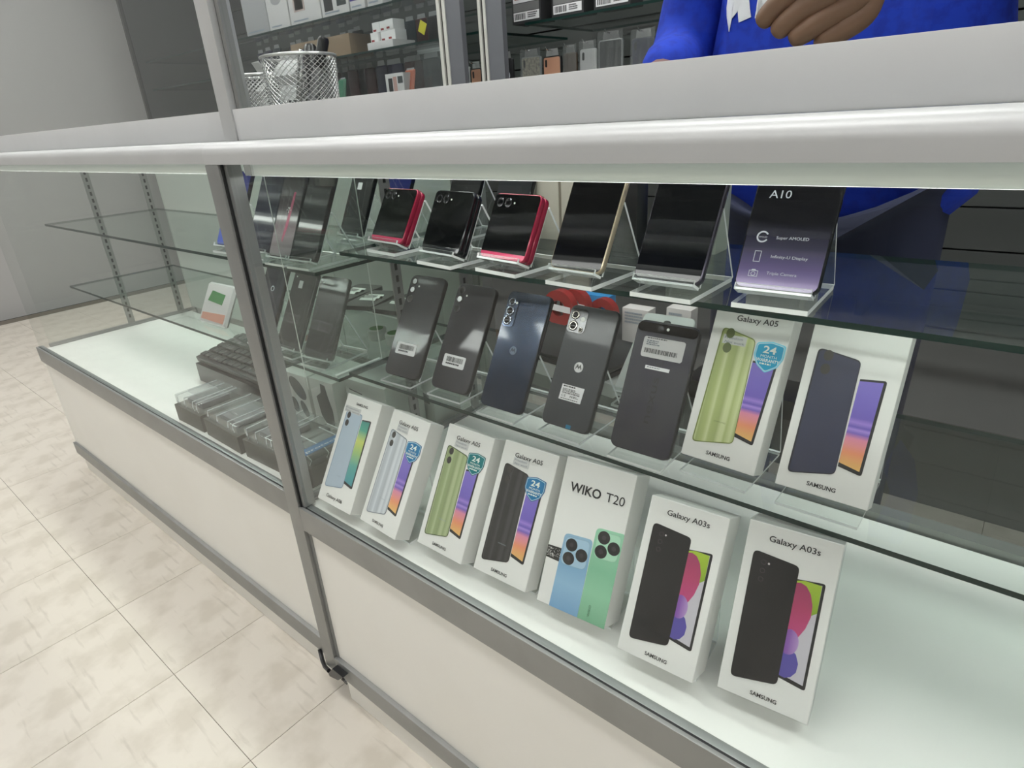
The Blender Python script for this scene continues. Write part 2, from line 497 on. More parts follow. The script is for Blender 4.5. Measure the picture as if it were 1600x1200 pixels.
# ================================================================== STANDS, PHONES, BOXES
def stand(x, y, z0, yaw, lean, w, t, zs, label, group, h=.085, ratio=.9, lip=.007, front=-.012, bt=.003):
    """acrylic easel: base plate on the surface zs, ledge with lip under the thing, leaning back plate, rear strut"""
    a, l = math.radians(yaw), math.radians(lean)
    H = z0 - zs
    r = empty('phone_stand', (x, y, zs), a); tag(r, label, 'phone stand', group)
    m = (1 - ratio) / 2 * w; X0, X1 = m, w - m
    up = Vector((math.sin(l), math.cos(l))); d = Vector((math.cos(l), -math.sin(l)))
    th = .003

    def plate(name, p, e1, l1, e2, l2):
        bm = bmesh.new(); p = Vector(p)
        q = [p, p + e1 * l1, p + e1 * l1 + e2 * l2, p + e2 * l2]
        loft(bm, [[(X0, c.x, c.y) for c in q], [(X1, c.x, c.y) for c in q]], mi=0)
        # the long thin faces and the two ends are polished edges, their caught light painted white
        bm.faces.ensure_lookup_table()
        for f in bm.faces:
            c = f.calc_center_median(); n_edge = min(e.calc_length() for e in f.edges)
            if n_edge < max(th, bt) * 1.2: f.material_index = 1
        return new_obj(name, bm, [ACR, ACR_E], r)
    o = Vector((0, H))
    back = o + d * (t + .0008)
    bl = max(.004, (H - t * math.sin(l) - .0035))
    plate('base', (front, .0003), Vector((1, 0)), .093 - front, Vector((0, 1)), bt)
    lo = min(.0033, max(.0006, bl - .003))
    if bl > .0045 and front < 0:
        plate('ledge', o - d * .0045 - up * (th + .0004), d, t + .0045, up, th)
        plate('lip', o - d * .0075 - up * (th + .0004), up, lip, d, th)
    plate('back_plate', back, up, h, d, th)
    top = back + up * h; foot = Vector((.090, .0035)); e = (foot - top); ln = e.length; e.normalize()
    plate('strut', top + Vector((.0036, 0)), e, ln, Vector((-e.y, e.x)), th)
    return r


def rounded_body(bm, w, h, t, r, bev=.0013, n=6, y0=0.0):
    def lp(i, y): return [(p[0], y, p[1]) for p in rr(i, i, w - i, h - i, max(r - i, .0005), n)]
    loft(bm, [lp(bev, y0), lp(bev * .3, y0 + bev * .4), lp(0, y0 + bev), lp(0, y0 + t - bev), lp(bev * .3, y0 + t - bev * .4), lp(bev, y0 + t)])


def lens(parent, cx, cz, r, y=-.0012, ring=None, glassm=None, name='camera_lens'):
    bm = bmesh.new(); n = 20
    def C_(rad, yy): return [(cx + rad * math.cos(2 * math.pi * k / n), yy, cz + rad * math.sin(2 * math.pi * k / n)) for k in range(n)]
    loft(bm, [C_(r, .0006), C_(r, y), C_(r * .82, y - .0003), C_(r * .78, y)])
    o = new_obj(name, bm, ring or P('lens_ring', (.14, .14, .15), .2, .9), parent, smooth=True)
    bm = bmesh.new(); loft(bm, [C_(r * .77, y + .0001), C_(r * .55, y - .0003), C_(r * .3, y - .0005)])
    new_obj('lens_glass', bm, glassm or DARKGL, o, smooth=True)
    return o


def barcode(parent, x0, x1, z0, z1, y, mat=INK, seed=1, name='barcode'):
    rnd = random.Random(seed); bm = bmesh.new(); x = x0
    while x < x1:
        wd = rnd.choice((.0004, .0007, .0011)); slab(bm, [(x, z0), (min(x + wd, x1), z0), (min(x + wd, x1), z1), (x, z1)], y, .0001); x += wd + rnd.choice((.0005, .0009))
    return new_obj(name, bm, mat, parent)


def textlines(parent, x0, x1, z0, z1, n, y, mat=INK, seed=1, name='small_print'):
    """rows of print too small to read"""
    rnd = random.Random(seed); bm = bmesh.new(); hh = (z1 - z0) / n
    for i in range(n):
        x = x0; zt = z1 - i * hh; end = x0 + (x1 - x0) * rnd.uniform(.6, 1)
        while x < end:
            wd = rnd.uniform(.0012, .0035); b = min(x + wd, end)
            slab(bm, [(x, zt - hh * .6), (b, zt - hh * .6), (b, zt), (x, zt)], y, .0001); x += wd + .0008
    return new_obj(name, bm, mat, parent)


def phone(name, label, x, y, z, yaw, lean, w, h, t, r, cover, frame, group=None, cat='phone'):
    root = lean_root(name, x, y, z, yaw, lean); tag(root, label, cat, group)
    bm = bmesh.new(); rounded_body(bm, w, h, t, r); new_obj('frame', bm, frame, root, smooth=True)
    bm = bmesh.new(); slab(bm, rr(.0013, .0013, w - .0013, h - .0013, r - .0013, 6), -.0004, .0005); new_obj('back_cover', bm, cover, root)
    return root


STG = 'clear acrylic stands under the phones'
# ---- middle shelf phones
A14 = P('graphite_back', (.020, .020, .026), .28, .3, coat=.5)
A14F = P('graphite_frame', (.008, .008, .010), .28, .3)
SILV = P('bright_lens', (.75, .75, .78), .08, 1.0)
for nm, lab, (x, y, yaw, le, w, h), sd, hot in (
        ('smartphone', 'graphite phone with triple camera and barcode sticker, beside the shelf end', (-.7958, .1629, 2.7, 32.7, .0785, .1739), 3, (1, 1, 0)),
        ('smartphone', 'black phone with triple camera and barcode sticker, beside the blue phone', (-.6867, .1666, 1.0, 31.4, .079, .1698), 5, (0, 1, 0))):
    ph = phone(nm, lab, x, y, .672, yaw, le, w, h, .0085, .011, A14, A14F)
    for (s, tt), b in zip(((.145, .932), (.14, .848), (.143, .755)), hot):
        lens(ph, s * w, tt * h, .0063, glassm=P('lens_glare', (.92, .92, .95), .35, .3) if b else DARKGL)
    mslab('flash', circ(.30 * w, .888 * h, .0016, 12), -.0008, .0005, P('flash_led', (.85, .85, .8), .3), ph)
    st = mslab('barcode_sticker', rr(.165 * w, .213 * h, .735 * w, .328 * h, .0025), -.0008, .0004, STICK, ph)
    barcode(st, .25 * w, .68 * w, .262 * h, .308 * h, -.0010, seed=sd)
    textlines(st, .25 * w, .66 * w, .228 * h, .252 * h, 1, -.0010, seed=sd)
    bm = bmesh.new(); box(bm, w - .0002, w + .0007, .003, .0055, h * .66, h * .78); new_obj('side_button', bm, A14F, ph)
    stand(x, y, .672, yaw, le, w, .0085, ZM, 'clear acrylic easel under the ' + lab.split(' ')[0] + ' triple-camera phone', STG)
# blue phone
x, y, yaw, le, w, h = -.575, .1603, .3, 30.0, .0767, .1717
BLU = P('blue_glossy_back', (.010, .026, .060), .17, .5, coat=.8)
ph = phone('smartphone', 'dark blue glossy phone with round batwing emblem, between black phones', x, y, .672, yaw, le, w, h, .0085, .009, BLU, P('blue_frame', (.006, .009, .016), .2, .4))
cb = mslab('camera_bump', rr(.04 * w, .69 * h, .30 * w, .955 * h, .006), -.0016, .0014, P('blue_bump', (.10, .13, .19), .10, .9), ph)
for s, tt, rd in ((.15, .905, .0060), (.148, .825, .0072), (.14, .745, .0074)):
    lens(cb, s * w, tt * h, rd, y=-.0024, ring=P('lens_ring_blue', (.40, .43, .50), .12, 1.0))
mslab('flash', circ(.262 * w, .90 * h, .0017, 12), -.0020, .0005, P('flash_led', (.85, .85, .8), .3), cb)


def batwing(parent, cx, cz, r, disc, mark):
    e = mslab('emblem', circ(cx, cz, r, 24), -.0007, .0004, disc, parent)
    pts = [(-.72, -.38), (-.36, .55), (-.28, .55), (0, .02), (.28, .55), (.36, .55), (.72, -.38), (.62, -.42), (.34, -.02), (.2, -.02), (0, -.36), (-.2, -.02), (-.34, -.02), (-.62, -.42)]
    mslab('emblem_mark', [(cx + a * r, cz + b * r) for a, b in pts][::-1], -.0009, .0002, mark, e)


batwing(ph, .455 * w, .503 * h, .0062, P('emblem_blue', (.10, .13, .18), .3, .3), P('emblem_dark', (.01, .015, .03), .3))
stand(x, y, .672, yaw, le, w, .0085, ZM, 'clear acrylic easel under the dark blue phone', STG)
# dark grey phone with square camera block
x, y, yaw, le, w, h = -.4655, .1642, -1.0, 29.0, .076, .1648
ph = phone('smartphone', 'matte grey phone with square camera block and white regulatory sticker', x, y, .672, yaw, le, w, h, .0085, .009, P('grey_matte_back', (.030, .034, .040), .34, .2, coat=.25), P('grey_frame', (.02, .022, .025), .3, .3))
cb = mslab('camera_bump', rr(.03 * w, .77 * h, .40 * w, .968 * h, .006), -.0014, .0012, P('grey_bump', (.06, .06, .062), .1, .8), ph)
for s, tt, rd in ((.15, .914, .0062), (.155, .825, .0070), (.325, .80, .0034)):
    lens(cb, s * w, tt * h, rd, y=-.0022, ring=P('lens_ring_bright', (.35, .33, .30), .12, 1.0))
mslab('flash', circ(.315 * w, .888 * h, .0032, 16), -.0018, .0005, P('flash_led', (.85, .85, .8), .3), cb)
batwing(ph, .487 * w, .503 * h, .0070, P('emblem_silver', (.45, .45, .45), .25, .5), P('emblem_dark2', (.03, .03, .03), .4))
st = mslab('regulatory_sticker', [(.25 * w, .22 * h), (.71 * w, .22 * h), (.72 * w, .347 * h), (.257 * w, .347 * h)], -.0008, .0004, STICK, ph)
textlines(st, .29 * w, .55 * w, .322 * h, .34 * h, 1, -.0010, seed=2)
textlines(st, .29 * w, .68 * w, .288 * h, .316 * h, 3, -.0010, seed=4)
barcode(st, .29 * w, .66 * w, .274 * h, .287 * h, -.0010, seed=8)
text('ce_mark', 'CE', .295 * w, .385 * w, .247 * h, .0032, INK, st, -.0010)
textlines(st, .47 * w, .66 * w, .247 * h, .265 * h, 2, -.0010, seed=9)
textlines(st, .29 * w, .68 * w, .226 * h, .236 * h, 1, -.0010, seed=6)
tabm = mslab('blue_tab', [(.55 * w, .006 * h), (.65 * w, .006 * h), (.65 * w, .036 * h), (.55 * w, .036 * h)], -.0008, .0004, P('blue_tab', s2l(20, 120, 160), .4), ph)
stand(x, y, .672, yaw, le, w, .0085, ZM, 'clear acrylic easel under the matte grey phone', STG)
# phone with the black camera bar
x, y, yaw, le, w, h = -.3545, .159, .8, 26.8, .080, .1611
ph = phone('smartphone', 'charcoal phone with glossy black camera bar and large white sticker', x, y, .672, yaw, le, w, h, .0085, .010, P('charcoal_matte', (.042, .042, .052), .34, .25, noise=(.030, .028, .044), nscale=22), P('charcoal_frame', (.03, .03, .033), .3, .3))
bar = mslab('camera_bar', rr(.025 * w, .912 * h, .98 * w, .982 * h, .0055), -.0022, .002, DARKGL, ph)
lens(bar, .40 * w, .948 * h, .0036, y=-.0028); mslab('flash', circ(.52 * w, .948 * h, .0018, 12), -.0026, .0005, P('flash_led', (.85, .85, .8), .3), bar)
st = mslab('barcode_sticker', rr(.165 * w, .722 * h, .835 * w, .878 * h, .003), -.0008, .0004, P('worn_sticker', (.60, .585, .59), .45), ph)
textlines(st, .22 * w, .62 * w, .860 * h, .872 * h, 1, -.0010, seed=12)
textlines(st, .22 * w, .5 * w, .81 * h, .852 * h, 3, -.0010, mat=GREYINK, seed=13)
barcode(st, .21 * w, .74 * w, .755 * h, .79 * h, -.0010, seed=14)
bm = bmesh.new(); n = 24
ring = [(.49 * w + .0056 * math.cos(2 * math.pi * k / n), .71 * h + .0056 * math.sin(2 * math.pi * k / n)) for k in range(n)]
rin = [(.49 * w + .0050 * math.cos(2 * math.pi * k / n), .71 * h + .0050 * math.sin(2 * math.pi * k / n)) for k in range(n)]
for k in range(n):
    slab(bm, [ring[k], ring[(k + 1) % n], rin[(k + 1) % n], rin[k]], -.0006, .0003)
new_obj('fingerprint_ring', bm, BLACK, ph)
st = mslab('serial_sticker', [(.29 * w, .636 * h), (.68 * w, .636 * h), (.685 * w, .662 * h), (.29 * w, .662 * h)], -.0008, .0004, STICK, ph)
textlines(st, .32 * w, .63 * w, .643 * h, .654 * h, 1, -.0010, mat=GREYINK, seed=3)
text('wordmark', 'nexus', .56 * w, .56 * w + .0565, .235 * h, .0110, P('nexus_ink', (.012, .011, .014), .3), ph, -.0006, rot=90)
stand(x, y, .672, yaw, le, w, .0085, ZM, 'clear acrylic easel under the camera-bar phone', STG)

# ---- printed boxes
SCR_A05 = RAMP('screen_a05', [(0, s2l(235, 190, 110)), (.18, s2l(238, 150, 110)), (.34, s2l(225, 140, 170)), (.40, s2l(120, 95, 190)), (.44, s2l(170, 140, 220)), (.47, s2l(105, 85, 185)), (.52, s2l(160, 130, 215)), (.57, s2l(115, 95, 190)), (1, s2l(130, 115, 205))])
SCR_A06 = RAMP('screen_a06', [(0, s2l(60, 150, 165)), (.3, s2l(90, 170, 160)), (.5, s2l(160, 195, 120)), (.68, s2l(205, 215, 110)), (.85, s2l(80, 165, 145)), (1, s2l(50, 140, 130))])


def shield(parent, w, h, s0, s1, t0, t1, col, edge, seed):
    X = lambda s: (s0 + (s1 - s0) * s) * w
    Zt = lambda t: (t0 + (t1 - t0) * t) * h
    def shp(k):
        base = [(.5, 0), (.86, .22), (1, .52), (.985, .93), (.52, 1.0), (.015, .90), (0, .50), (.16, .22)]
        return [(X(.5 + (a - .5) * k), Zt(.52 + (b - .52) * k)) for a, b in base]
    o = mslab('warranty_sticker', roundpoly(shp(1.0), .002, 3), -.0009, .0006, edge, parent)
    mslab('sticker_rim', roundpoly(shp(.93), .002, 3), -.0010, .0001, P('sticker_white_line', (.5, .75, .85), .3), o)
    mslab('sticker_field', roundpoly(shp(.88), .002, 3), -.0011, .0001, col, o)
    wm = P('sticker_print', (.80, .90, .85), .35)
    text('sticker_number', '24', X(.28), X(.72), Zt(.62), (t1 - t0) * h * .23, wm, o, -.0013, bold=.02)
    text('sticker_word', 'MONTH', X(.24), X(.78), Zt(.475), (t1 - t0) * h * .09, wm, o, -.0013)
    text('sticker_word', 'WARRANTY', X(.12), X(.90), Zt(.34), (t1 - t0) * h * .105, wm, o, -.0013, bold=.02)
    textlines(o, X(.26), X(.78), Zt(.22), Zt(.30), 1, -.0013, mat=wm, seed=seed)
    return o


def carton(x, y, z, yaw, lean, w, h, d, label, name='phone_box', group=None, zs=None, st=True, short='phone box'):
    root = lean_root(name, x, y, z, yaw, lean); tag(root, label, 'phone box', group)
    bm = bmesh.new(); fs = box(bm, 0, w, 0, d, 0, h, 0)
    bevel_all(bm, .0006, 1)
    new_obj('carton', bm, WHITE, root)
    bm = bmesh.new()   # the lid seam on top and the tuck flap line on the side
    box(bm, .004, w - .004, d * .5, d * .5 + .0005, h - .0002, h + .0002)
    new_obj('lid_seam', bm, P('seam_shadow', (.35, .33, .30), .7), root)
    if st:
        stand(x, y, z, yaw, lean, w, d, zs, 'clear acrylic easel propping the ' + short, 'clear acrylic stands under the boxes', h=.10, front=.028 if zs < .5 else -.008)
    return root


def tape_note(root, w, h, s0, t0, s1, t1):
    n = mslab('handwritten_note', [(s0 * w, t0 * h), (s1 * w, t0 * h), (s1 * w, t1 * h), (s0 * w, t1 * h)], -.0008, .0003, GL('note_tape', (.95, .95, .95), milk=.72, milkcol=(.84, .84, .84)), root)
    hh = (t1 - t0) * h
    text('handwriting', 'Freedom', (s0 + .02) * w, (s1 - .05) * w, t0 * h + hh * .56, hh * .30, GREYINK, n, -.0010, shear=.25)
    text('handwriting', 'Not work', (s0 + .03) * w, (s1 - .02) * w, t0 * h + hh * .12, hh * .28, GREYINK, n, -.0010, shear=.25)


def phone_picture(root, w, h, backm, edgem, screenm, streak=None, cams=2, scr=((.605, .70), (.872, .715), (.860, .172), (.607, .196)), bk=((.105, .838), (.575, .80), (.60, .145), (.10, .086)), bez=INK):
    S = lambda q: [(a * w, b * h) for a, b in q]
    fr = mslab('printed_phone_front', roundpoly(S([scr[3], scr[2], scr[1], scr[0]]), [.0005, .003, .003, .0005], 3), -.00025, .0003, bez, root)
    c = [(scr[0][0], scr[0][1] - .012), (scr[1][0] - .030, scr[1][1] - .014), (scr[2][0] - .030, scr[2][1] + .024), (scr[3][0], scr[3][1] + .024)]
    mslab('printed_screen', S(c)[::-1], -.00045, .0002, screenm, fr)
    b = mslab('printed_phone_back', roundpoly(S([bk[3], bk[2], bk[1], bk[0]]), [.006, .005, .005, .006], 4), -.0006, .0004, edgem, root)
    i = .018
    mslab('printed_cover', roundpoly(S([(bk[3][0] + i, bk[3][1] + .008), (bk[2][0] - .006, bk[2][1] + .006), (bk[1][0] - .006, bk[1][1] - .008), (bk[0][0] + i, bk[0][1] - .008)]), [.005, .004, .004, .005], 4), -.0007, .0002, backm, b)
    return b


def BANDS(name, c, hi):
    lo = tuple(q * .86 for q in c)
    return RAMP(name, [(0, hi), (.06, lo), (.20, c), (.30, hi), (.36, c), (.52, lo), (.62, hi), (.70, hi), (.76, c), (.90, hi), (1, lo)], 'X')


G = {}
boxes = [
    # key x y yaw lean w h d
    ('a06', -.8328, .0181, .6, 31.4, .0876, .1825, .030, 'white phone box with pale blue phone and green screen picture'),
    ('a05w', -.7237, .0219, -2.2, 31.4, .0879, .1816, .030, 'white phone box with silver phone picture and blue warranty shield'),
    ('a05g', -.6061, .0362, .5, 30.0, .0888, .1811, .030, 'white phone box with green phone picture and teal warranty shield, on the white deck'),
    ('a05k', -.4992, .0429, 2.3, 29.7, .0885, .1823, .030, 'white phone box with black phone picture, handwritten note and blue warranty shield'),
    ('wiko', -.3911, .0454, 4.9, 27.7, .0955, .1877, .046, 'white phone box with blue and mint phones with triple round cameras'),
    ('a03s', -.2695, .0389, 3.5, 27.7, .0891, .1809, .048, 'white phone box with black phone and pink ball screen, beside the mint phone box'),
    ('a03s2', -.1583, .0564, 6.1, 24.6, .0885, .1827, .048, 'white phone box with black phone and pink ball screen, cellophane glare on its picture'),
]
for key, x, y, yaw, le, w, h, d, lab in boxes:
    short = {'a06': 'pale blue phone box', 'a05w': 'silver phone box', 'a05g': 'green phone box on the deck', 'a05k': 'black phone box with warranty shield', 'wiko': 'blue and mint phone box',
             'a03s': 'pink ball phone box beside the mint one', 'a03s2': 'cellophaned pink ball phone box'}[key]
    G[key] = (carton(x, y, .488, yaw, le, w, h, d, lab, zs=Z_DECK, short=short), w, h, d)
NOTE_INK = GREYINK
SAMS = 'SAMSUNG'
# pale blue
r, w, h, d = G['a06']
phone_picture(r, w, h, P('pale_blue_print', s2l(176, 192, 208), .35), P('pale_blue_edge', s2l(130, 150, 175), .4), SCR_A06, scr=((.60, .815), (.852, .828), (.856, .205), (.598, .226)), bk=((.115, .862), (.575, .855), (.603, .180), (.096, .129)))
for tt in (.815, .742): mslab('printed_camera', circ(.212 * w, tt * h, .0042, 16, .0055), -.0010, .0003, INK, r)
text('brand_lettering', SAMS, .322 * w, .655 * w, .922 * h, .0042, INK, r, bold=.02)
text('model_lettering', 'Galaxy A06', .231 * w, .70 * w, .052 * h, .0058, INK, r, bold=.01)
text('small_lettering', SAMS, .36 * w, .50 * w, .262 * h, .0016, P('print_grey', (.30, .36, .42), .4), r, -.0011)
tape_note(r, w, h, .05, .838, .50, .895)
CYC = P('sticker_blue', s2l(22, 120, 175), .25, coat=.5); TEAL = P('sticker_teal', s2l(10, 125, 130), .25, coat=.5); CYA = P('sticker_cyan', s2l(40, 170, 215), .2, coat=.6)
EDB = P('sticker_edge_blue', s2l(30, 100, 150), .3); EDT = P('sticker_edge_teal', s2l(15, 100, 100), .3); EDC = P('sticker_edge_cyan', s2l(120, 215, 240), .3)
for key, bc, ec, sk, scol, sedge, sh in (
        ('a05w', s2l(190, 196, 204), s2l(120, 128, 140), s2l(214, 218, 224), CYC, EDB, (.60, .968, .622, .81)),
        ('a05g', s2l(150, 165, 118), s2l(74, 88, 54), s2l(178, 190, 146), TEAL, EDT, (.575, .935, .668, .85)),
        ('a05k', s2l(40, 40, 42), s2l(20, 20, 22), s2l(62, 62, 64), CYC, EDB, (.55, .905, .622, .805))):
    r, w, h, d = G[key]
    phone_picture(r, w, h, BANDS('print_' + key, bc, sk), P('print_edge_' + key, ec, .4), SCR_A05)
    for tt in (.793, .719):
        mslab('printed_camera', circ(.214 * w, tt * h, .0041, 16, .0052), -.0011, .0003, P('print_camera', (.035, .032, .03), .35), r)
    text('model_lettering', 'Galaxy A05', .245 * w, .755 * w, .897 * h, .0062, INK, r, bold=.01)
    text('brand_lettering', SAMS, .33 * w, .633 * w, .040 * h, .0042, INK, r, bold=.02)
    text('small_lettering', SAMS, .34 * w, .49 * w, .250 * h, .0016, P('print_grey', (.30, .36, .42), .4), r, -.0011)
    shield(r, w, h, *sh, scol, sedge, 5)
    tape_note(r, w, h, .24, .838, .53, .896)
# wiko
r, w, h, d = G['wiko']
text('brand_lettering', 'WIKO', .136 * w, .585 * w, .782 * h, .0118, INK, r, bold=.022)
text('model_lettering', 'T20', .655 * w, .915 * w, .782 * h, .0118, INK, r)
bnd = mslab('pattern_band', [(0, .305 * h), (.215 * w, .300 * h), (.215 * w, .392 * h), (0, .387 * h)], -.0003, .0003, INK, r)
bm = bmesh.new(); rnd = random.Random(4)
for i in range(46):
    cx, cz = rnd.uniform(.006, .2) * w, rnd.uniform(.318, .376) * h; a = rnd.choice((.8, -.8)); q = .0012
    dx, dz = math.cos(a) * q, math.sin(a) * q
    slab(bm, [(cx - dx - .0002, cz - dz), (cx - dx + .0002, cz - dz), (cx + dx + .0002, cz + dz), (cx + dx - .0002, cz + dz)], -.0004, .0001)
new_obj('pattern_marks', bm, WHITE, bnd)
BLP = RAMP('print_blue_phone', [(0, s2l(120, 165, 205)), (.35, s2l(150, 190, 220)), (.6, s2l(128, 172, 208)), (1, s2l(150, 186, 212))])
GRP = RAMP('print_mint_phone', [(0, s2l(125, 180, 145)), (.3, s2l(150, 205, 170)), (.55, s2l(130, 190, 155)), (1, s2l(158, 212, 180))])
for nm, pts, m, cams, plate, hi in (
        ('printed_blue_phone', [(.195, .0), (.617, .0), (.610, .515), (.205, .500)], BLP, ((.333, .437), (.328, .345), (.498, .392)), ((.225, .295), (.585, .308), (.585, .498), (.232, .482)), s2l(170, 202, 224)),
        ('printed_mint_phone', [(.618, .0), (1.0, .0), (1.0, .617), (.622, .603)], GRP, ((.747, .554), (.744, .461), (.903, .506)), ((.66, .412), (.975, .424), (.975, .598), (.645, .584)), s2l(176, 222, 194))):
    o = mslab(nm, roundpoly([(a * w, b * h) for a, b in pts], [0, 0, .006 if pts[2][0] < .9 else .002, .006], 4), -.0004, .0004, m, r)
    mslab('printed_bump_edge', roundpoly([(a * w, b * h) for a, b in plate], .007, 4), -.0005, .0001, P(nm + '_edge', tuple(c * .72 for c in hi), .35), o)
    mslab('printed_bump', roundpoly([(a * w + (.0005 if i in (0, 3) else -.0005), b * h + (.0005 if i < 2 else -.0005)) for i, (a, b) in enumerate(plate)], .0065, 4), -.0006, .0001, P(nm + '_bump', hi, .3), o)
    for s, tt in cams:
        mslab('printed_lens', circ(s * w, tt * h, .0080, 24), -.0008, .0002, P('print_lens', (.02, .02, .022), .3), o)
        mslab('printed_lens_centre', circ(s * w, tt * h, .0028, 14), -.0009, .0001, P('print_lens_centre', (.05, .045, .05), .3), o)
text('small_wordmark', 'WIKO', .775 * w, .775 * w + .014, .035 * h, .0032, P('mint_ink', (.05, .12, .07), .4), r, -.0010, rot=90)
# pink ball boxes
PINK = RAMP('print_pink_ball', [(0, s2l(196, 70, 130)), (.6, s2l(178, 62, 105)), (1, s2l(160, 60, 100))]); LIME = RAMP('print_lime', [(0, s2l(130, 165, 40)), (1, s2l(172, 200, 60))])
VIO = RAMP('print_violet_ball', [(0, s2l(110, 60, 150)), (.5, s2l(140, 90, 175)), (1, s2l(185, 150, 205))], 'X'); IND = P('print_indigo', s2l(88, 78, 165), .35); PALE = P('print_pale', s2l(200, 196, 205), .35)
BKP = P('print_black_phone', (.012, .012, .014), .3)
for key in ('a03s', 'a03s2'):
    r, w, h, d = G[key]
    S = lambda q: [(a * w, b * h) for a, b in q]
    b = phone_picture(r, w, h, BKP, P('print_black_edge', (.01, .01, .011), .35), PALE, scr=((.605, .748), (.900, .768), (.907, .170), (.61, .19)), bk=((.104, .840), (.612, .818), (.622, .145), (.117, .094)))
    mslab('printed_lime_ball', S([(.60, .735), (.62, .742), (.70, .752), (.80, .752), (.866, .752), (.872, .60), (.80, .57), (.60, .70)])[::-1], -.00052, .0001, LIME, b)
    mslab('printed_pink_ball', S([(.60, .728), (.66, .735), (.72, .725), (.775, .690), (.815, .63), (.82, .57), (.79, .50), (.74, .445), (.68, .41), (.60, .40)])[::-1], -.00054, .0001, PINK, b)
    mslab('printed_indigo_ball', S([(.60, .36), (.68, .37), (.75, .345), (.79, .30), (.785, .25), (.74, .215), (.68, .20), (.60, .205)])[::-1], -.00054, .0001, IND, b)
    mslab('printed_violet_ball', [(p[0], p[1]) for p in circ(.655 * w, .40 * h, .0088, 22, .0130)], -.00057, .0001, VIO, b)
    for s, tt in ((.235, .783), (.238, .735), (.237, .686)):
        bm = bmesh.new(); o1 = circ(s * w, tt * h, .0026, 16); o2 = circ(s * w, tt * h, .0021, 16)
        for k in range(16): slab(bm, [o1[k], o1[(k + 1) % 16], o2[(k + 1) % 16], o2[k]], -.0009, .0002)
        new_obj('printed_camera', bm, P('print_ring', (.07, .05, .06), .4), b)
    mslab('printed_flash', circ(.293 * w, .783 * h, .0011, 10), -.0009, .0002, P('print_flash', (.7, .66, .66), .4), b)
    text('model_lettering', 'Galaxy A03s', .246 * w, .79 * w, .908 * h, .0064, INK, r, bold=.01)
    text('brand_lettering', SAMS, .365 * w, .655 * w, .038 * h, .0042, INK, r, bold=.02)
# cellophane on the last box
r, w, h, d = G['a03s2']
mbox('cellophane', -.0004, w + .0004, -.0014, d + .0004, -.0004, h + .0004, GL('cellophane', (.985, .985, .985), ior=1.35, rough=.06), r)
# green phone box on the middle shelf
x, y, yaw, le, w, h, d = -.2657, .1732, -2.1, 24.6, .0873, .1798, .030
r = carton(x, y, .6815, yaw, le, w * .985, h * .985, d, 'white phone box with green phone picture and bright cyan warranty shield, on a glass shelf', zs=ZM, short='green phone box on the glass shelf')
w *= .985; h *= .985
phone_picture(r, w, h, BANDS('print_a05m', s2l(176, 188, 122), s2l(206, 214, 162)), P('print_edge_a05m', s2l(120, 133, 66), .4), SCR_A05, scr=((.63, .69), (.935, .69), (.895, .177), (.640, .202)), bk=((.145, .868), (.60, .82), (.648, .155), (.105, .098)))
for tt in (.832, .738): mslab('printed_camera', circ(.262 * w, tt * h, .0048, 18, .0058), -.0011, .0003, P('print_camera_g', s2l(96, 108, 60), .35), r)
text('model_lettering', 'Galaxy A05', .296 * w, .82 * w, .918 * h, .0066, INK, r, bold=.01)
text('brand_lettering', SAMS, .34 * w, .663 * w, .045 * h, .0044, INK, r, bold=.02)
text('small_lettering', SAMS, .335 * w, .495 * w, .262 * h, .0017, P('print_green_grey', s2l(120, 132, 80), .4), r, -.0011)
shield(r, w, h, .622, .990, .63, .825, CYA, EDC, 7)
tape_note(r, w, h, .18, .762, .49, .822)
# next box, cut by the photo's edge
x, y = -.1571, .1694
r = carton(x, y, .6815, 0.0, 25.0, .088, .178, .030, 'white phone box with navy phone picture, beside the green phone box on the glass shelf', zs=ZM, short='navy phone box on the glass shelf')
w, h = .088, .178
phone_picture(r, w, h, P('print_navy', s2l(48, 52, 78), .35), P('print_edge_navy', s2l(22, 24, 40), .4), SCR_A05)
for tt in (.80, .72): mslab('printed_camera', circ(.23 * w, tt * h, .0046, 18, .0056), -.0011, .0003, P('print_camera', (.035, .032, .03), .35), r)
text('brand_lettering', SAMS, .34 * w, .65 * w, .045 * h, .0044, INK, r, bold=.02)

# ---- upper shelf
RED = P('crimson_shell', (.42, .010, .055), .22, .35, coat=.8)
PINKR = P('bright_crimson_chin', (.62, .02, .11), .3, .2, coat=.5)
FLIPB = P('flip_cover_glass', (.004, .0045, .005), .06, spec=.5)


def flip(label, x, y, yaw, le, w, h, shell, chin):
    root = lean_root('flip_phone', x, y, .885, yaw, le); tag(root, label, 'phone')
    for nm, y0 in (('cover_half', 0.0), ('base_half', .0083)):
        bm = bmesh.new(); rounded_body(bm, w, h, .0078, .008, y0=y0); new_obj(nm, bm, shell, root, smooth=True)
    bm = bmesh.new(); box(bm, .008, w - .008, .004, .012, h - .002, h + .0012); bevel_all(bm, .0005, 1); new_obj('hinge', bm, shell, root)
    g = mslab('cover_screen', roundpoly([(.0015, h * .105), (w - .0015, h * .105), (w - .0015, h - .0015), (.0015, h - .0015)], [.0005, .0005, .0065, .0065], 5), -.0004, .0005, FLIPB, root)
    mslab('chin', roundpoly([(.0015, .0015), (w - .0015, .0015), (w - .0015, h * .10), (.0015, h * .10)], [.0065, .0065, .0005, .0005], 5), -.0003, .0004, chin, root)
    for s in (.16, .34): lens(g, s * w, .855 * h, .0062, y=-.0012)
    mslab('flash', circ(.47 * w, .855 * h, .0013, 10), -.0006, .0003, P('flash_led', (.85, .85, .8), .3), g)
    stand(x, y, .885, yaw, le, w, .0165, ZU, 'clear acrylic easel under the ' + ' '.join(label.split(',')[0].split()[:11]), STG, h=.075, bt=.005)
    return root


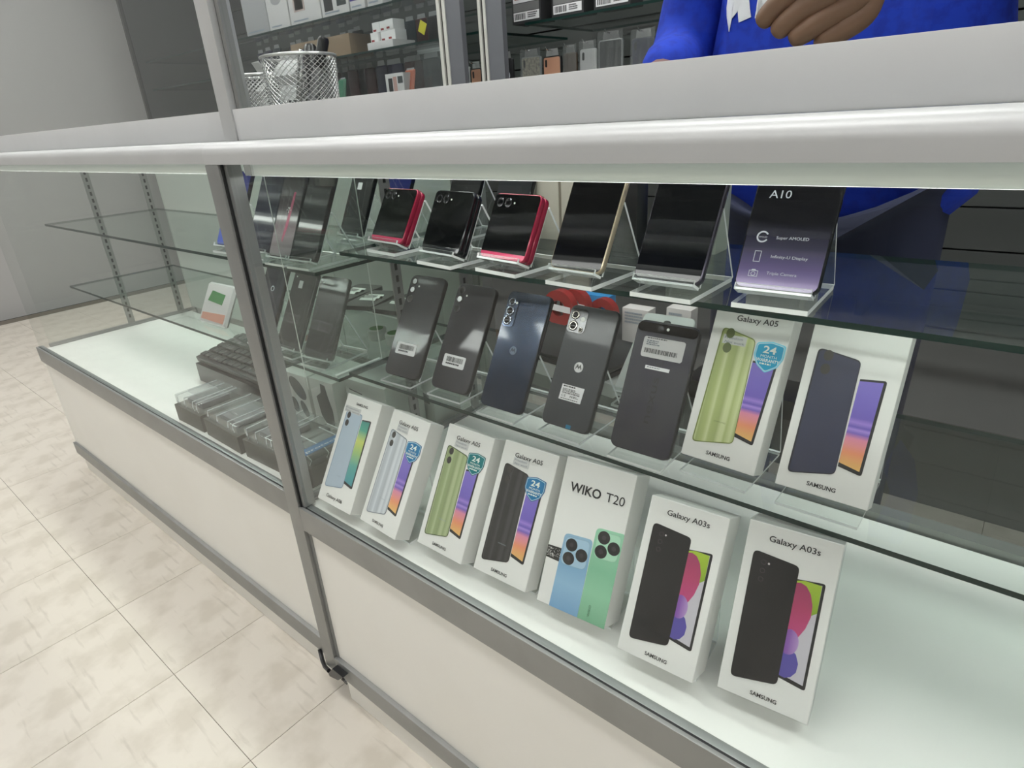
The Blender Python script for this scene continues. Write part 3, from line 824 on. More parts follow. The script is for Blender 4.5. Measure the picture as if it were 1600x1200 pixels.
flip('folded crimson flip phone with black cover screen, beside the shelf end', -.8261, .1991, -4.9, 30.7, .0847, .0879, RED, PINKR)
flip('folded black flip phone between two crimson ones', -.6797, .1744, -5.9, 27.2, .0844, .0887, P('black_shell', (.012, .014, .018), .15, .5, coat=1), P('black_chin', (.012, .014, .018), .2, .4, coat=1))
flip('folded crimson flip phone between the black flip phone and the gold-edged phone', -.5684, .178, -6.3, 27.2, .0846, .087, RED, PINKR)


def slate(label, x, y, yaw, le, w, h, frame, face, name='smartphone', t=.0082):
    root = lean_root(name, x, y, .885, yaw, le); tag(root, label, 'phone')
    bm = bmesh.new(); rounded_body(bm, w, h, t, .009); new_obj('frame', bm, frame, root, smooth=True)
    sc = mslab('screen', rr(.0016, .0016, w - .0016, h - .0016, .0075, 6), -.0004, .0005, face, root)
    bm = bmesh.new(); box(bm, w - .0002, w + .0006, .003, .0055, h * .55, h * .62); box(bm, w - .0002, w + .0006, .003, .0055, h * .66, h * .78)
    new_obj('side_buttons', bm, frame, root)
    stand(x, y, .885, yaw, le, w, t, ZU, 'clear acrylic easel under the ' + label, STG, bt=.005)
    return root, sc


slate('gold-edged phone with blank black screen', -.4426, .1654, -3.2, 28.3, .075, .150, P('champagne_frame', (.62, .52, .38), .28, .7), DARKGL)
slate('dark phone with glossy black screen and violet-grey edge', -.3294, .1658, -.8, 28.8, .0779, .152, P('violet_grey_frame', (.10, .09, .12), .2, .7), P('glossy_screen', (.003, .0035, .005), .03, spec=.6))
r, sc = slate('dark dummy phone with purple gradient face and printed feature icons', -.2226, .1765, 2.3, 28.6, .079, .150, P('dummy_frame', (.01, .01, .013), .25, .3),
              RAMP('dummy_face', [(0, s2l(168, 150, 190)), (.12, s2l(110, 98, 140)), (.28, s2l(45, 42, 66)), (.45, s2l(16, 16, 24)), (1, s2l(10, 10, 14))], rough=.12, coat=.6))
w, h = .079, .165
PR = P('dummy_print', (.55, .56, .62), .4)
text('model_lettering', 'Galaxy', .215 * w, .62 * w, .645 * h, .0085, PR, sc, bold=.01)
text('model_lettering', 'A10', .180 * w, .440 * w, .555 * h, .0082, PR, sc)


def icon(name, polys, parent, y=-.0006):
    bm = bmesh.new()
    for p in polys: slab(bm, p, y, .0002)
    return new_obj(name, bm, PR, parent)


def ringp(cx, cz, r1, r2, a0=0, a1=360, n=20):
    out = []
    for k in range(n):
        b0, b1 = math.radians(a0 + (a1 - a0) * k / n), math.radians(a0 + (a1 - a0) * (k + 1) / n)
        out.append([(cx + r2 * math.cos(b0), cz + r2 * math.sin(b0)), (cx + r1 * math.cos(b0), cz + r1 * math.sin(b0)), (cx + r1 * math.cos(b1), cz + r1 * math.sin(b1)), (cx + r2 * math.cos(b1), cz + r2 * math.sin(b1))])
    return out


def framep(x0, z0, x1, z1, t):
    return [[(x0, z0), (x1, z0), (x1, z0 + t), (x0, z0 + t)], [(x0, z1 - t), (x1, z1 - t), (x1, z1), (x0, z1)], [(x0, z0 + t), (x0 + t, z0 + t), (x0 + t, z1 - t), (x0, z1 - t)], [(x1 - t, z0 + t), (x1, z0 + t), (x1, z1 - t), (x1 - t, z1 - t)]]


icon('ring_icon', ringp(.22 * w, .318 * h, .0058, .0043, 30, 330), sc); text('icon_lettering', 'AMOLED', .175 * w, .275 * w, .312 * h, .0016, PR, sc)
icon('phone_icon', framep(.172 * w, .165 * h, .252 * w, .232 * h, .0005), sc)
icon('camera_icon', framep(.155 * w, .075 * h, .265 * w, .112 * h, .0005) + ringp(.21 * w, .092 * h, .0022, .0017) + [[(.18 * w, .112 * h), (.24 * w, .112 * h), (.23 * w, .119 * h), (.19 * w, .119 * h)]], sc)
text('feature_lettering', 'Super AMOLED', .385 * w, .76 * w, .308 * h, .0030, PR, sc)
text('feature_lettering', 'Infinity-U Display', .375 * w, .80 * w, .194 * h, .0030, PR, sc)
text('feature_lettering', 'Triple Camera', .37 * w, .72 * w, .094 * h, .0030, PR, sc)



def at_z(u, v, z):
    d = [RX[i] * (u - 800) + RD[i] * (v - 600) + RF[i] * FPX for i in range(3)]
    t = (z - CAMPOS[2]) / d[2]
    return Vector([CAMPOS[i] + t * d[i] for i in range(3)])


# ================================================================== BEHIND THE FRONT ROW
def leaner(label, x, y, z, yaw, le, w, h, frame, face, zs, sl='clear acrylic easel in the joined counter', t=.0082, name='smartphone', st=True, group='clear acrylic stands in the joined counter', bt=.004):
    root = lean_root(name, x, y, z, yaw, le); tag(root, label, 'phone')
    bm = bmesh.new(); rounded_body(bm, w, h, t, .008); new_obj('frame', bm, frame, root, smooth=True)
    f = mslab('face', rr(.0016, .0016, w - .0016, h - .0016, .0068, 5), -.0004, .0005, face, root)
    if st: stand(x, y, z, yaw, le, w, t, zs, 'clear acrylic easel under the ' + ' '.join(label.split(',')[0].split()[:11]), group, bt=bt)
    return root, f


FR = P('dark_frame', (.02, .02, .022), .25, .5)
NAVYF = P('navy_face', (.012, .014, .035), .12, coat=.8)
SMOKE = P('smoke_back', (.05, .05, .052), .22, .3, coat=.6)
# joined counter, top shelf
r, f = leaner('grey phone with pink glow and white T emblem on its face', -1.041, .136, .853, 1.8, 26.5, .066, .150, FR,
              RAMP('pink_glow', [(0, s2l(150, 142, 146)), (.28, s2l(158, 138, 146)), (.5, s2l(96, 84, 90)), (.75, s2l(58, 52, 56)), (1, s2l(48, 46, 48))], rough=.15, coat=.5), LU)
mslab('pink_beam', roundpoly([(.030, .030), (.034, .026), (.041, .055), (.046, .115), (.040, .115), (.033, .056)], .002, 3), -.0006, .0002, P('pink_print', s2l(190, 70, 110), .3), f)
text('emblem', 'T', .031, .039, .078, .010, P('white_print', (.8, .78, .78), .4), f, -.0009, bold=.03)
bm = bmesh.new(); slab(bm, [(.0285, .082), (.0305, .082), (.0305, .084), (.0285, .084)], -.0009, .0002); slab(bm, [(.0395, .082), (.0415, .082), (.0415, .084), (.0395, .084)], -.0009, .0002)
new_obj('emblem_dots', bm, P('white_print', (.8, .78, .78), .4), f)
leaner('dark glossy phone beside the pink-glow phone', -.971, .136, .853, 4.0, 29.0, .066, .150, FR, P('glossy_dark', (.03, .031, .033), .1, coat=.8), LU)
leaner('navy phone on the far side of the pink-glow phone', -1.138, .148, .853, 3, 27, .072, .150, FR, NAVYF, LU)
leaner('bright blue-faced phone, in the joined counter', -1.262, .150, .853, 3, 27, .074, .150, FR, RAMP('blue_face', [(0, s2l(90, 110, 200)), (.5, s2l(60, 70, 150)), (1, s2l(40, 45, 100))], rough=.15), LU)
r, f = leaner('dark phone with small white price sticker, behind the glossy phone', -1.088, .322, .856, -1.5, 27, .074, .150, FR, SMOKE, LU)
mslab('price_sticker', [(.026, .092), (.040, .092), (.040, .106), (.026, .106)], -.0006, .0003, STICK, f)
leaner('deep blue phone behind the folded crimson phone, in the joined counter', -.986, .33, .856, -1.5, 27, .072, .150, FR, P('deep_blue_face', s2l(38, 44, 110), .15, coat=.5), LU)
bm = bmesh.new(); lathe(bm, [(.0135, 0), (.0135, .044), (.0125, .044), (.0125, 0)], 20, cap0=False, cap1=False)
o = new_obj('plastic_tube', bm, PLASTIC, None, smooth=True); o.location = (-.985, .262, LU + .0140); o.rotation_euler = (0, math.pi / 2, 0)
tag(o, 'short clear plastic tube lying on a glass shelf', 'tube')
# joined counter, lower shelf
for lab, x, y, yaw, stk in (('smoke grey phone with white price sticker in clear case', -1.122, .155, 0, True), ('plain smoke grey phone in clear case beside the stickered one', -1.017, .149, 6.4, False)):
    r, f = leaner(lab, x, y, .664, yaw, 29.5, .077, .155, P('clear_case_frame', (.09, .09, .09), .2, .2), SMOKE, LM)
    mslab('camera_dot', circ(.012, .142, .0016, 10), -.0007, .0003, P('flash_led', (.85, .85, .8), .3), f)
    if stk: mslab('price_sticker', [(.024, .120), (.037, .120), (.037, .135), (.024, .135)], -.0006, .0003, STICK, f)
r, f = leaner('navy phone with round camera ring beyond the stickered phone', -1.232, .16, .664, 2, 29, .076, .155, FR, P('navy_back', (.03, .033, .055), .2, .3, coat=.5), LM)
icon('camera_ring', ringp(.040, .105, .006, .004), f)
o = empty('acrylic_divider', (-.8965, .078, LM)); tag(o, 'upright clear acrylic divider with bright front edge', 'divider')
bm = bmesh.new(); fs = box(bm, -.0014, .0014, 0, .16, .0004, .35, 0)
for q in (2, 4): fs[q].material_index = 1
o2 = new_obj('sheet', bm, [ACR, ACR_E], o); mbox('foot', -.004, .004, .06, .16, .0003, .004, ACR_E, o, loc=(-.005, 0, 0))
# riser with phones lying on it, tins below
rz = empty('acrylic_riser', (-1.06, .37, LM)); tag(rz, 'low clear acrylic riser carrying flat phones with paper labels', 'riser')
bm = bmesh.new(); fs = box(bm, -.14, .14, -.06, .06, .056, .059, 1)
for q in fs[:2]: q.material_index = 0
new_obj('plate', bm, [ACR, ACR_E], rz)
for sx in (-.137, .137): mbox('leg', sx - .0015, sx + .0015, -.06, .06, .0003, .0558, ACR, rz)
for i, (dx, dy, a, lab) in enumerate(((-.085, .005, .2, 'dark phone lying flat with folded paper label, at the riser end'), (.0, -.012, .35, 'dark phone lying flat with two paper labels, between others'), (.085, .0, .15, 'dark phone lying flat with paper label, nearest the end glass of the riser'))):
    ph = empty('smartphone', (-1.06 + dx, .37 + dy, LM + .0594), a); tag(ph, lab.replace(', nearest the end glass of the riser', ' under the crimson flip phone'), 'phone')
    bm = bmesh.new(); loft(bm, [[(p[0], p[1], zz) for p in rr(-.036, -.06, .036, .06, .009)] for zz in (0, .009)]); new_obj('body', bm, SMOKE, ph, smooth=True)
    bm = bmesh.new()
    for q in range(8):
        y0 = -.02 + q * .005; z0 = .0094 + .003 * math.sin(q * .9) ** 2; z1 = .0094 + .003 * math.sin((q + 1) * .9) ** 2
        vs = [bm.verts.new(p) for p in ((-.02, y0, z0), (.018, y0, z0), (.018, y0 + .005, z1), (-.02, y0 + .005, z1), (-.02, y0, z0 + .0003), (.018, y0, z0 + .0003), (.018, y0 + .005, z1 + .0003), (-.02, y0 + .005, z1 + .0003))]
        for fq in ((0, 1, 2, 3), (7, 6, 5, 4), (0, 4, 5, 1), (1, 5, 6, 2), (2, 6, 7, 3), (3, 7, 4, 0)): bm.faces.new([vs[k] for k in fq])
    lb = new_obj('paper_label', bm, P('label_paper', (.72, .74, .70), .6), ph)
    bm = bmesh.new()
    for q in range(6): box(bm, -.014 + q * .0045, -.0125 + q * .0045, -.012, .008, .0128, .0131)
    new_obj('label_print', bm, INK, lb)
for u, v, lab in ((588, 512, 'small white tin with green lid beside a twin'), (616, 518, 'small white tin with green lid partly behind a phone')):
    p = at(u, v, .315); t = empty('tin', (p.x, .315, LM)); tag(t, lab, 'tin')
    bm = bmesh.new(); lathe(bm, [(.0185, .0004), (.019, .002), (.019, .015), (.0185, .0155)], 24); new_obj('body', bm, P('tin_white', (.7, .74, .70), .4), t, smooth=True)
    bm = bmesh.new(); lathe(bm, [(.0198, .0157), (.0198, .022), (.0185, .023)], 24); ld = new_obj('lid', bm, P('tin_lid', (.62, .68, .62), .4), t, smooth=True)
    bm = bmesh.new(); lathe(bm, [(.0145, .0232), (.0145, .0236)], 24); new_obj('green_top', bm, P('tin_green', s2l(70, 140, 60), .4), ld)


# joined counter, deck
def upright_box(name, label, cat, c, w, d, h, rz, m, pics=(), group=None):
    b = empty(name, c, rz); tag(b, label, cat, group)
    mbox('carton', -w / 2, w / 2, 0, d, .0004, h, m, b, .0006)
    for nm, poly, mm in pics:
        mslab(nm, [(a * w - w / 2, q * h) for a, q in poly], -.0006, .0006, mm, b)
    return b


DKP = P('dark_picture', (.06, .065, .065), .4)
LEAF = lambda cx, cz, rx, rz_, a: [(cx + rx * math.cos(t) * math.cos(a) - rz_ * math.sin(t) * math.sin(a), cz + rx * math.cos(t) * math.sin(a) + rz_ * math.sin(t) * math.cos(a)) for t in [2 * math.pi * k / 16 for k in range(16)]]
GW = P('grey_white_card', (.66, .67, .64), .45)
p = at_z(462, 650, Z_DECK)
upright_box('gadget_box', 'off-white box with dark round gadget pictures, behind the clear packs', 'box', (-1.165, .20, Z_DECK), .085, .05, .115, .05, GW,
            [('printed_gadget', LEAF(.58, .72, .34, .17, -.5), DKP), ('printed_gadget', LEAF(.32, .34, .17, .13, -.9), DKP), ('printed_gadget', LEAF(.72, .30, .20, .11, -.9), DKP)])
b = upright_box('gadget_box', 'off-white box with ribbed dark gadget picture, beside the round gadget box', 'box', (-1.072, .205, Z_DECK), .078, .05, .118, .05, GW,
                [('printed_gadget', [(.22, .66), (.30, .30), (.48, .14), (.80, .14), (.82, .45), (.70, .74), (.66, .92), (.48, .94), (.44, .76)], DKP)])
upright_box('gadget_box', 'large plain off-white box with faint grey print', 'box', (-.965, .235, Z_DECK), .12, .10, .125, .05, GW,
            [('printed_line', [(.10, .82), (.42, .78), (.42, .80), (.10, .84)], DKP), ('printed_mark', [(.55, .5), (.58, .5), (.58, .62), (.55, .62)], P('print_grey', (.30, .36, .42), .4)), ('printed_mark', [(.64, .48), (.67, .48), (.67, .60), (.64, .60)], P('print_grey', (.30, .36, .42), .4))])
upright_box('gadget_box', 'off-white box with two small dark panels, behind the phone boxes', 'box', (-.952, .345, Z_DECK), .12, .08, .150, .05, GW,
            [('printed_panel', [(.25, .42), (.60, .38), (.60, .52), (.25, .58)], DKP), ('printed_panel', [(.68, .36), (.90, .33), (.90, .46), (.68, .50)], DKP)])


def clamshell(label, c, rz, w, d, h, strip=False):
    H0 = .040
    t = empty('clamshell_pack', c, rz); tag(t, label, 'plastic pack')
    mbox('tray_card', -w / 2, w / 2, 0, d, .0004, .040, P('dark_card', (.055, .055, .045), .5), t, .001)
    bm = bmesh.new(); box(bm, -w / 2 + .004, w / 2 - .004, .004, d - .004, H0 + .0005, H0 + .0005 + h); bevel_all(bm, .004, 2)
    sh = new_obj('clear_shell', bm, PLASTIC, t, smooth=True)
    bm = bmesh.new(); box(bm, -w * .30, w * .20, d * .25, d * .75, H0 + .0005 + h, H0 + .0005 + h + .006); bevel_all(bm, .002, 2); new_obj('shell_ridge', bm, PLASTIC, sh, smooth=True)
    bm = bmesh.new()
    for q in (-.38, -.1, .22, .36): tube(bm, [(q * w, .006, H0 + .002), (q * w + .004, .003, H0 + .0005 + h * .5), (q * w, .006, H0 + h), (q * w, d - .01, H0 + .0012 + h)], .0012, 6)
    new_obj('moulded_rib', bm, P('plastic_rib', (.62, .65, .66), .2), sh, smooth=True)
    mbox('inner_part', -w * .30, w * .26, d * .2, d * .8, H0 + .0006, H0 + h * .55, P('inner_grey', (.16, .16, .17), .5), t, .002)
    if strip:
        s_ = mbox('blue_label', -w * .46, w * .46, .0078, .030, H0 + .0012 + h, H0 + .0020 + h, P('label_blue', s2l(60, 110, 160), .4), t)
        text('label_lettering', 'protection', -w * .36, w * .36, 0, .007, WHITE, s_, 0)
        for c_ in s_.children: c_.rotation_euler = (-math.pi / 2, 0, 0); c_.location = (0, .013, H0 + .0024 + h)
    return t


clamshell('clear plastic clamshell pack with blue lettered strip', (-.906, .108, Z_DECK), math.pi / 2, .13, .095, .022, True)
clamshell('clear plastic clamshell pack with moulded ribs and no strip, beside the strip pack', (-1.066, .045, Z_DECK), .03, .115, .125, .024)
clamshell('long clear plastic clamshell pack in front of the keyboard', (-1.215, .042, Z_DECK), -.02, .15, .115, .020)
clamshell('clear plastic clamshell pack at the end of the pack row, beside the long pack', (-1.365, .042, Z_DECK), .02, .12, .11, .024)
# keyboard leaning at the back of the deck
kb = lean_root('keyboard', -1.625, .190, Z_DECK + .0665, 0, 80); tag(kb, 'black computer keyboard lying on a black box behind the clear packs', 'keyboard')
upright_box('keyboard_box', 'long plain black box under the computer keyboard', 'box', (-1.425, .185, Z_DECK), .40, .16, .050, 0, BLACK)
mbox('case', 0, .40, 0, .014, 0, .14, P('keyboard_black', (.02, .02, .021), .4), kb, .002)
bm = bmesh.new(); box(bm, 0, .0205, -.006, -.0002, 0, .0185); bevel_all(bm, .0018, 1)
k0 = new_obj('key', bm, P('key_black', (.035, .035, .036), .35), kb); k0.location = (.008, 0, .010)
for rr_ in range(5):
    for cc in range(16):
        if rr_ or cc: share('key', k0, kb, (.008 + cc * .0238 + (rr_ % 2) * .003, 0, .010 + rr_ * .0242))
# printed bags on the joined counter lower shelf
bg = lean_root('accessory_bag', -1.50, .17, LM + .0006, 2, 30); tag(bg, 'glossy white accessory bag with green and pink print', 'bag')
bm = bmesh.new(); loft(bm, [[(p[0], yy, p[1]) for p in rr(i, i, .12 - i, .10 - i, .004)] for i, yy in ((.004, 0), (0, .006), (.004, .012))]); new_obj('pouch', bm, P('bag_white', (.72, .72, .72), .2, coat=.5), bg, smooth=True)
mslab('green_print', [(.02, .055), (.085, .05), (.09, .075), (.03, .08)], -.0006, .0006, P('print_green', s2l(70, 140, 80), .4), bg)
mslab('pink_print', [(.01, .01), (.11, .008), (.11, .03), (.01, .026)], -.0006, .0006, P('print_salmon', s2l(220, 160, 140), .4), bg)
o = empty('cable_bundle', (-1.42, .405, Z_DECK)); tag(o, 'orange-red coiled cable bundle behind the keyboard', 'cable')
bm = bmesh.new(); pts = [(.035 * math.cos(t), .018 * math.sin(t), .085 + .006 * math.sin(2 * t) + .0005 * k) for k, t in enumerate([i * .35 for i in range(54)])]
tube(bm, pts, .004, 6); new_obj('coil', bm, P('cable_red', s2l(150, 60, 40), .45), o, smooth=True)
mbox('tie_block', -.03, .03, -.02, .02, .0004, .082, BLACK, o, .003)

# ---- top shelf, behind the front row
p = (-.845, .345)
leaner('black phone with camera hump behind the folded black phone', -.80, .335, ZU + .018, -3, 25, .072, .125, FR, P('black_back', (.016, .016, .017), .2, coat=.6), ZU, 'clear acrylic easel behind the flip phones', group='clear acrylic stands behind the flip phones')
r, f = leaner('tall dark phone with small pink mark behind the flip phones', -.70, .345, ZU + .018, -3, 25, .074, .145, FR, P('dark_slate_face', (.03, .032, .036), .15, coat=.6), ZU, 'clear acrylic easel behind the flip phones', group='clear acrylic stands behind the flip phones')
mslab('pink_mark', circ(.045, .112, .004, 12), -.0006, .0003, P('pink_print', s2l(190, 70, 110), .3), f)
CRM = P('cream_card', (.72, .66, .58), .45)
upright_box('accessory_box', 'plain cream box beside a twin, behind the folded crimson phone', 'box', (-.610, .385, ZU), .052, .03, .142, 0, CRM)
upright_box('accessory_box', 'plain cream box next to the black icon box', 'box', (-.555, .386, ZU), .050, .03, .142, 0, CRM)
ib = upright_box('accessory_box', 'black box with round white icons beside the gold-edged phone', 'box', (-.462, .345, ZU), .075, .03, .145, 0, P('black_card', (.02, .02, .022), .4),
                 [('white_icon', circ(.38, .74, .13, 18, .075), P('icon_grey', (.45, .46, .5), .4)), ('white_icon', circ(.33, .44, .13, 18, .075), P('icon_grey', (.45, .46, .5), .4)), ('white_icon', [(.12, .12), (.26, .12), (.16, .24)], P('icon_grey', (.45, .46, .5), .4))])
textlines(ib, -.016, .014, .090, .098, 1, -.0008, mat=STICK, seed=21)
upright_box('accessory_box', 'pale grey-green box behind the dark glossy phone', 'box', (-.36, .38, ZU), .07, .04, .13, 0, P('grey_green_card', (.42, .46, .40), .45))
upright_box('accessory_box', 'plain white box under the blue box', 'box', (-.236, .36, ZU), .072, .06, .075, 0, WHITE)
upright_box('accessory_box', 'bright blue box standing on the white box', 'box', (-.232, .365, ZU + .0755), .055, .05, .065, 0, P('blue_card', s2l(25, 45, 150), .4))
# ---- middle shelf, behind the front row
tb = upright_box('tablet_box', 'flat white tablet box under the dark laptop', 'box', (-.55, .31, ZM), .24, .13, .022, -.12, WHITE)
lp = empty('laptop', (-.56, .315, ZM + .0226), -.12); tag(lp, 'closed dark grey laptop lying on the white tablet box', 'laptop')
mbox('base', -.125, .115, 0, .125, .0003, .009, P('laptop_grey', (.05, .051, .054), .4, .3), lp, .002); mbox('lid', -.125, .115, 0, .125, .0095, .016, P('laptop_lid', (.065, .066, .068), .38, .3), lp, .002)
r, f = leaner('white phone with black camera dot lying back behind the grey phone', -.425, .285, ZM + .020, 2, 48, .080, .135, P('white_frame', (.7, .71, .70), .3), P('white_back', (.74, .76, .75), .25, coat=.4), ZM, 'clear acrylic easel under the white phone', t=.009, group=None)
mslab('camera_oval', circ(.040, .122, .0055, 16, .003), -.0008, .0004, INK, f)
textlines(f, .042, .060, .105, .108, 1, -.0007, mat=P('print_grey', (.30, .36, .42), .4), seed=8)
upright_box('tablet_box', 'low black tray behind the camera-bar phone', 'tray', (-.27, .36, ZM), .16, .07, .028, 0, BLACK)

# ================================================================== ON THE COUNTER
def pen_cup(label, c, r0, r1, h):
    t = empty('pen_cup', c); tag(t, label, 'pen cup')
    n, m = 72, 30
    bm = bmesh.new(); V = {}
    def vv(i, j):
        i %= n
        if (i, j) not in V:
            zz = .003 + (h - .006) * j / m; rd = r0 + (r1 - r0) * j / m; a = 2 * math.pi * i / n
            V[(i, j)] = bm.verts.new((rd * math.cos(a), rd * math.sin(a), zz))
        return V[(i, j)]
    for j in range(0, m - 1):
        for i in range(n):
            if (i + j) % 2 == 0: bm.faces.new((vv(i, j), vv(i + 1, j + 1), vv(i, j + 2), vv(i - 1, j + 1)))
    o = new_obj('wire_mesh', bm, P('silver_wire', (.55, .55, .55), .35, .6), t)
    md = o.modifiers.new('wire', 'WIREFRAME'); md.thickness = .0013; md.use_replace = True; md.use_even_offset = False
    for nm, rd, z0 in (('rim', r1, h - .003), ('base_ring', r0, .0022)):
        bm = bmesh.new(); tube(bm, [(rd * math.cos(2 * math.pi * k / 40), rd * math.sin(2 * math.pi * k / 40), z0) for k in range(41)], .002, 8); new_obj(nm, bm, P('silver_rim', (.62, .62, .62), .3, .5), t, smooth=True)
    bm = bmesh.new(); lathe(bm, [(r0 - .001, .0005), (r0 - .001, .0015)], 40); new_obj('bottom', bm, ALU, t)
    return t


ZT = Z_RT - .0007
CC = (-.852, .142, ZT)
pen_cup('large silver wire mesh pen cup holding black markers', CC, .045, .051, .107)
pen_cup('smaller silver wire mesh cup beside the large pen cup', (-1.005, .165, ZT), .036, .040, .095)


def pen(label, base, tip, r, m, cap, name='marker'):
    b = Vector(base); e = Vector(tip); t = empty(name, base); tag(t, label, name); d = e - b
    bm = bmesh.new(); tube(bm, [(0, 0, 0), d * .06, d * .70], [r * .4, r, r], 10); new_obj('barrel', bm, m, t, smooth=True)
    bm = bmesh.new(); tube(bm, [d * .705, d * .97, d], [r * 1.12, r * 1.12, r * .8], 10); new_obj('cap', bm, cap, t, smooth=True)


zb = ZT + .003
pen('thick black marker upright in the large mesh cup', (-.850, .150, zb), (-.862, .172, zb + .118), .0085, BLACK, BLACK)
pen('black marker tilted sideways in the large mesh cup', (-.862, .140, zb), (-.812, .162, zb + .122), .0070, P('grey_barrel', (.30, .30, .31), .3, .3), BLACK)
pen('silver pen tilted across the large mesh cup', (-.868, .128, zb), (-.830, .135, zb + .108), .0042, ALU, CHROME, 'pen')
for i, (lab, x0, y0, rz, m) in enumerate((('crumpled white paper tag sticking out of the large mesh cup', -.873, .135, .4, P('paper_white', (.75, .75, .75), .6)), ('folded grey paper slip in the smaller mesh cup', -1.01, .17, -.3, P('paper_grey', (.45, .45, .45), .6)))):
    bm = bmesh.new(); rnd = random.Random(i + 3)
    for sgn in (0, 1):
        pass
    L0 = []
    for q in range(7):
        zz = .050 + q * .0105; off = rnd.uniform(-.006, .006)
        L0.append([(-.018 + off, off, zz), (.018 + off, off + .003, zz + rnd.uniform(-.003, .003)), (.018 + off, off + .0036, zz), (-.018 + off, off + .0006, zz)])
    loft(bm, L0)
    o = new_obj('paper_tag', bm, m, None, loc=(x0, y0, ZT)); o.rotation_euler = (0, 0, rz); tag(o, lab, 'paper tag')

# power cord hanging between the two kick boards
pc = empty('power_cord', tuple(at(523, 1052, -.014))); tag(pc, 'black power cord with plug hanging under the corner post', 'power cord')
O = at(523, 1052, -.014)
bm = bmesh.new(); tube(bm, [at(u, v, yy) - O for u, v, yy in ((499.6, 1014, .012), (501, 1020, .010), (504, 1032, .004), (508, 1042, -.003), (514, 1048, -.008))], .0042, 8); new_obj('cable', bm, BLACK, pc, smooth=True)
bm = bmesh.new(); c = [at(u, v, -.014) - O for u, v in ((513, 1052), (519, 1045), (536, 1059), (528, 1063), (515, 1056.5))]
a = [bm.verts.new(q) for q in c]; b_ = [bm.verts.new(q + Vector((0, .012, 0))) for q in c]
bm.faces.new(a); bm.faces.new(b_[::-1])
for i in range(5): bm.faces.new((a[i], b_[i], b_[(i + 1) % 5], a[(i + 1) % 5]))
new_obj('plug', bm, BLACK, pc)
q = at(534, 1061, -.008) - O
bm = bmesh.new()
for dz in (0, .006): tube(bm, [q + Vector((0, 0, dz)), q + Vector((.014, .002, dz - .006))], .0016, 6)
new_obj('prongs', bm, CHROME, pc)

# ================================================================== WALL CABINET BEHIND THE COUNTER
YC = 1.35
CABG = P('cabinet_grey', (.065, .067, .065), .5); STILE = P('stile_grey', (.17, .175, .195), .4, .3); STL = P('stile_light', (.62, .61, .57), .4, .2)
wc = empty('wall_cabinet', (-1.6, YC, 0)); tag(wc, 'grey wall cabinet with sliding glass doors behind the counter', 'cabinet')
W0, W1 = -4.4 + 1.6, .9 + 1.6
mbox('base_unit', W0, W1, .02, .62, .0005, .32, CABG, wc)
bm = bmesh.new()
for k in range(17): box(bm, W0, W1, .60, .618, .33 + k * .13, .33 + k * .13 + .124)
new_obj('back_panel', bm, CABG, wc)
mbox('top_unit', W0, W1, .0, .62, 2.3, 2.4, CABG, wc)
for xe in (W0, W1 - .02): mbox('end_panel', xe, xe + .02, .0, .62, .321, 2.299, CABG, wc)
for u0, u1, u2 in ((687, 700, 722), (741, 753, 777)):
    x0, x1, x2 = [at(u, 60, YC).x + 1.6 for u in (u0, u1, u2)]
    so = .0 if u0 < 700 else .03
    s_ = mbox('door_stile', x1, x2, so, so + .022, .98, 2.29, STILE, wc)
    xm = (x0 + x1) / 2
    mbox('stile_edge', x0, xm - .006, so - .004, so + .018, .98, 2.29, STL, s_); mbox('stile_edge', xm + .006, x1 - .0005, so - .004, so + .018, .98, 2.29, STL, s_); mbox('stile_groove', xm - .0058, xm + .0058, so + .004, so + .016, .98, 2.29, BLACK, s_)
xa = at(687, 60, YC).x + 1.6
HAZE = GL('door_glass', (.92, .93, .94), milk=.006)
mbox('door_glass', W0 + .03, xa - .002, .010, .014, .98, 2.29, HAZE, wc)
mbox('door_rail', W0 + .03, W1 - .03, .0, .05, .93, .978, STILE, wc)


def wshelf(x0, x1, z, y0, y1, label):
    bm = bmesh.new(); fs = box(bm, 0, x1 - x0, 0, y1 - y0, -.008, 0, 1)
    for f in fs[:2]: f.material_index = 0
    o = new_obj('glass_shelf', bm, [SHELFG, GEDGE], None, loc=(x0, y0, z)); tag(o, label, 'glass shelf')


XS = at(742, 60, YC).x
wshelf(-4.35, XS - .02, 1.481, 1.405, 1.93, 'wall cabinet glass shelf carrying white phone-case boxes')
wshelf(-4.35, XS - .02, 1.331, 1.405, 1.93, 'wall cabinet glass shelf carrying the cardboard box and small white boxes')
wshelf(XS + .10, .88, 1.345, 1.50, 1.93, 'wall cabinet glass shelf carrying dark boxes with barcode labels')
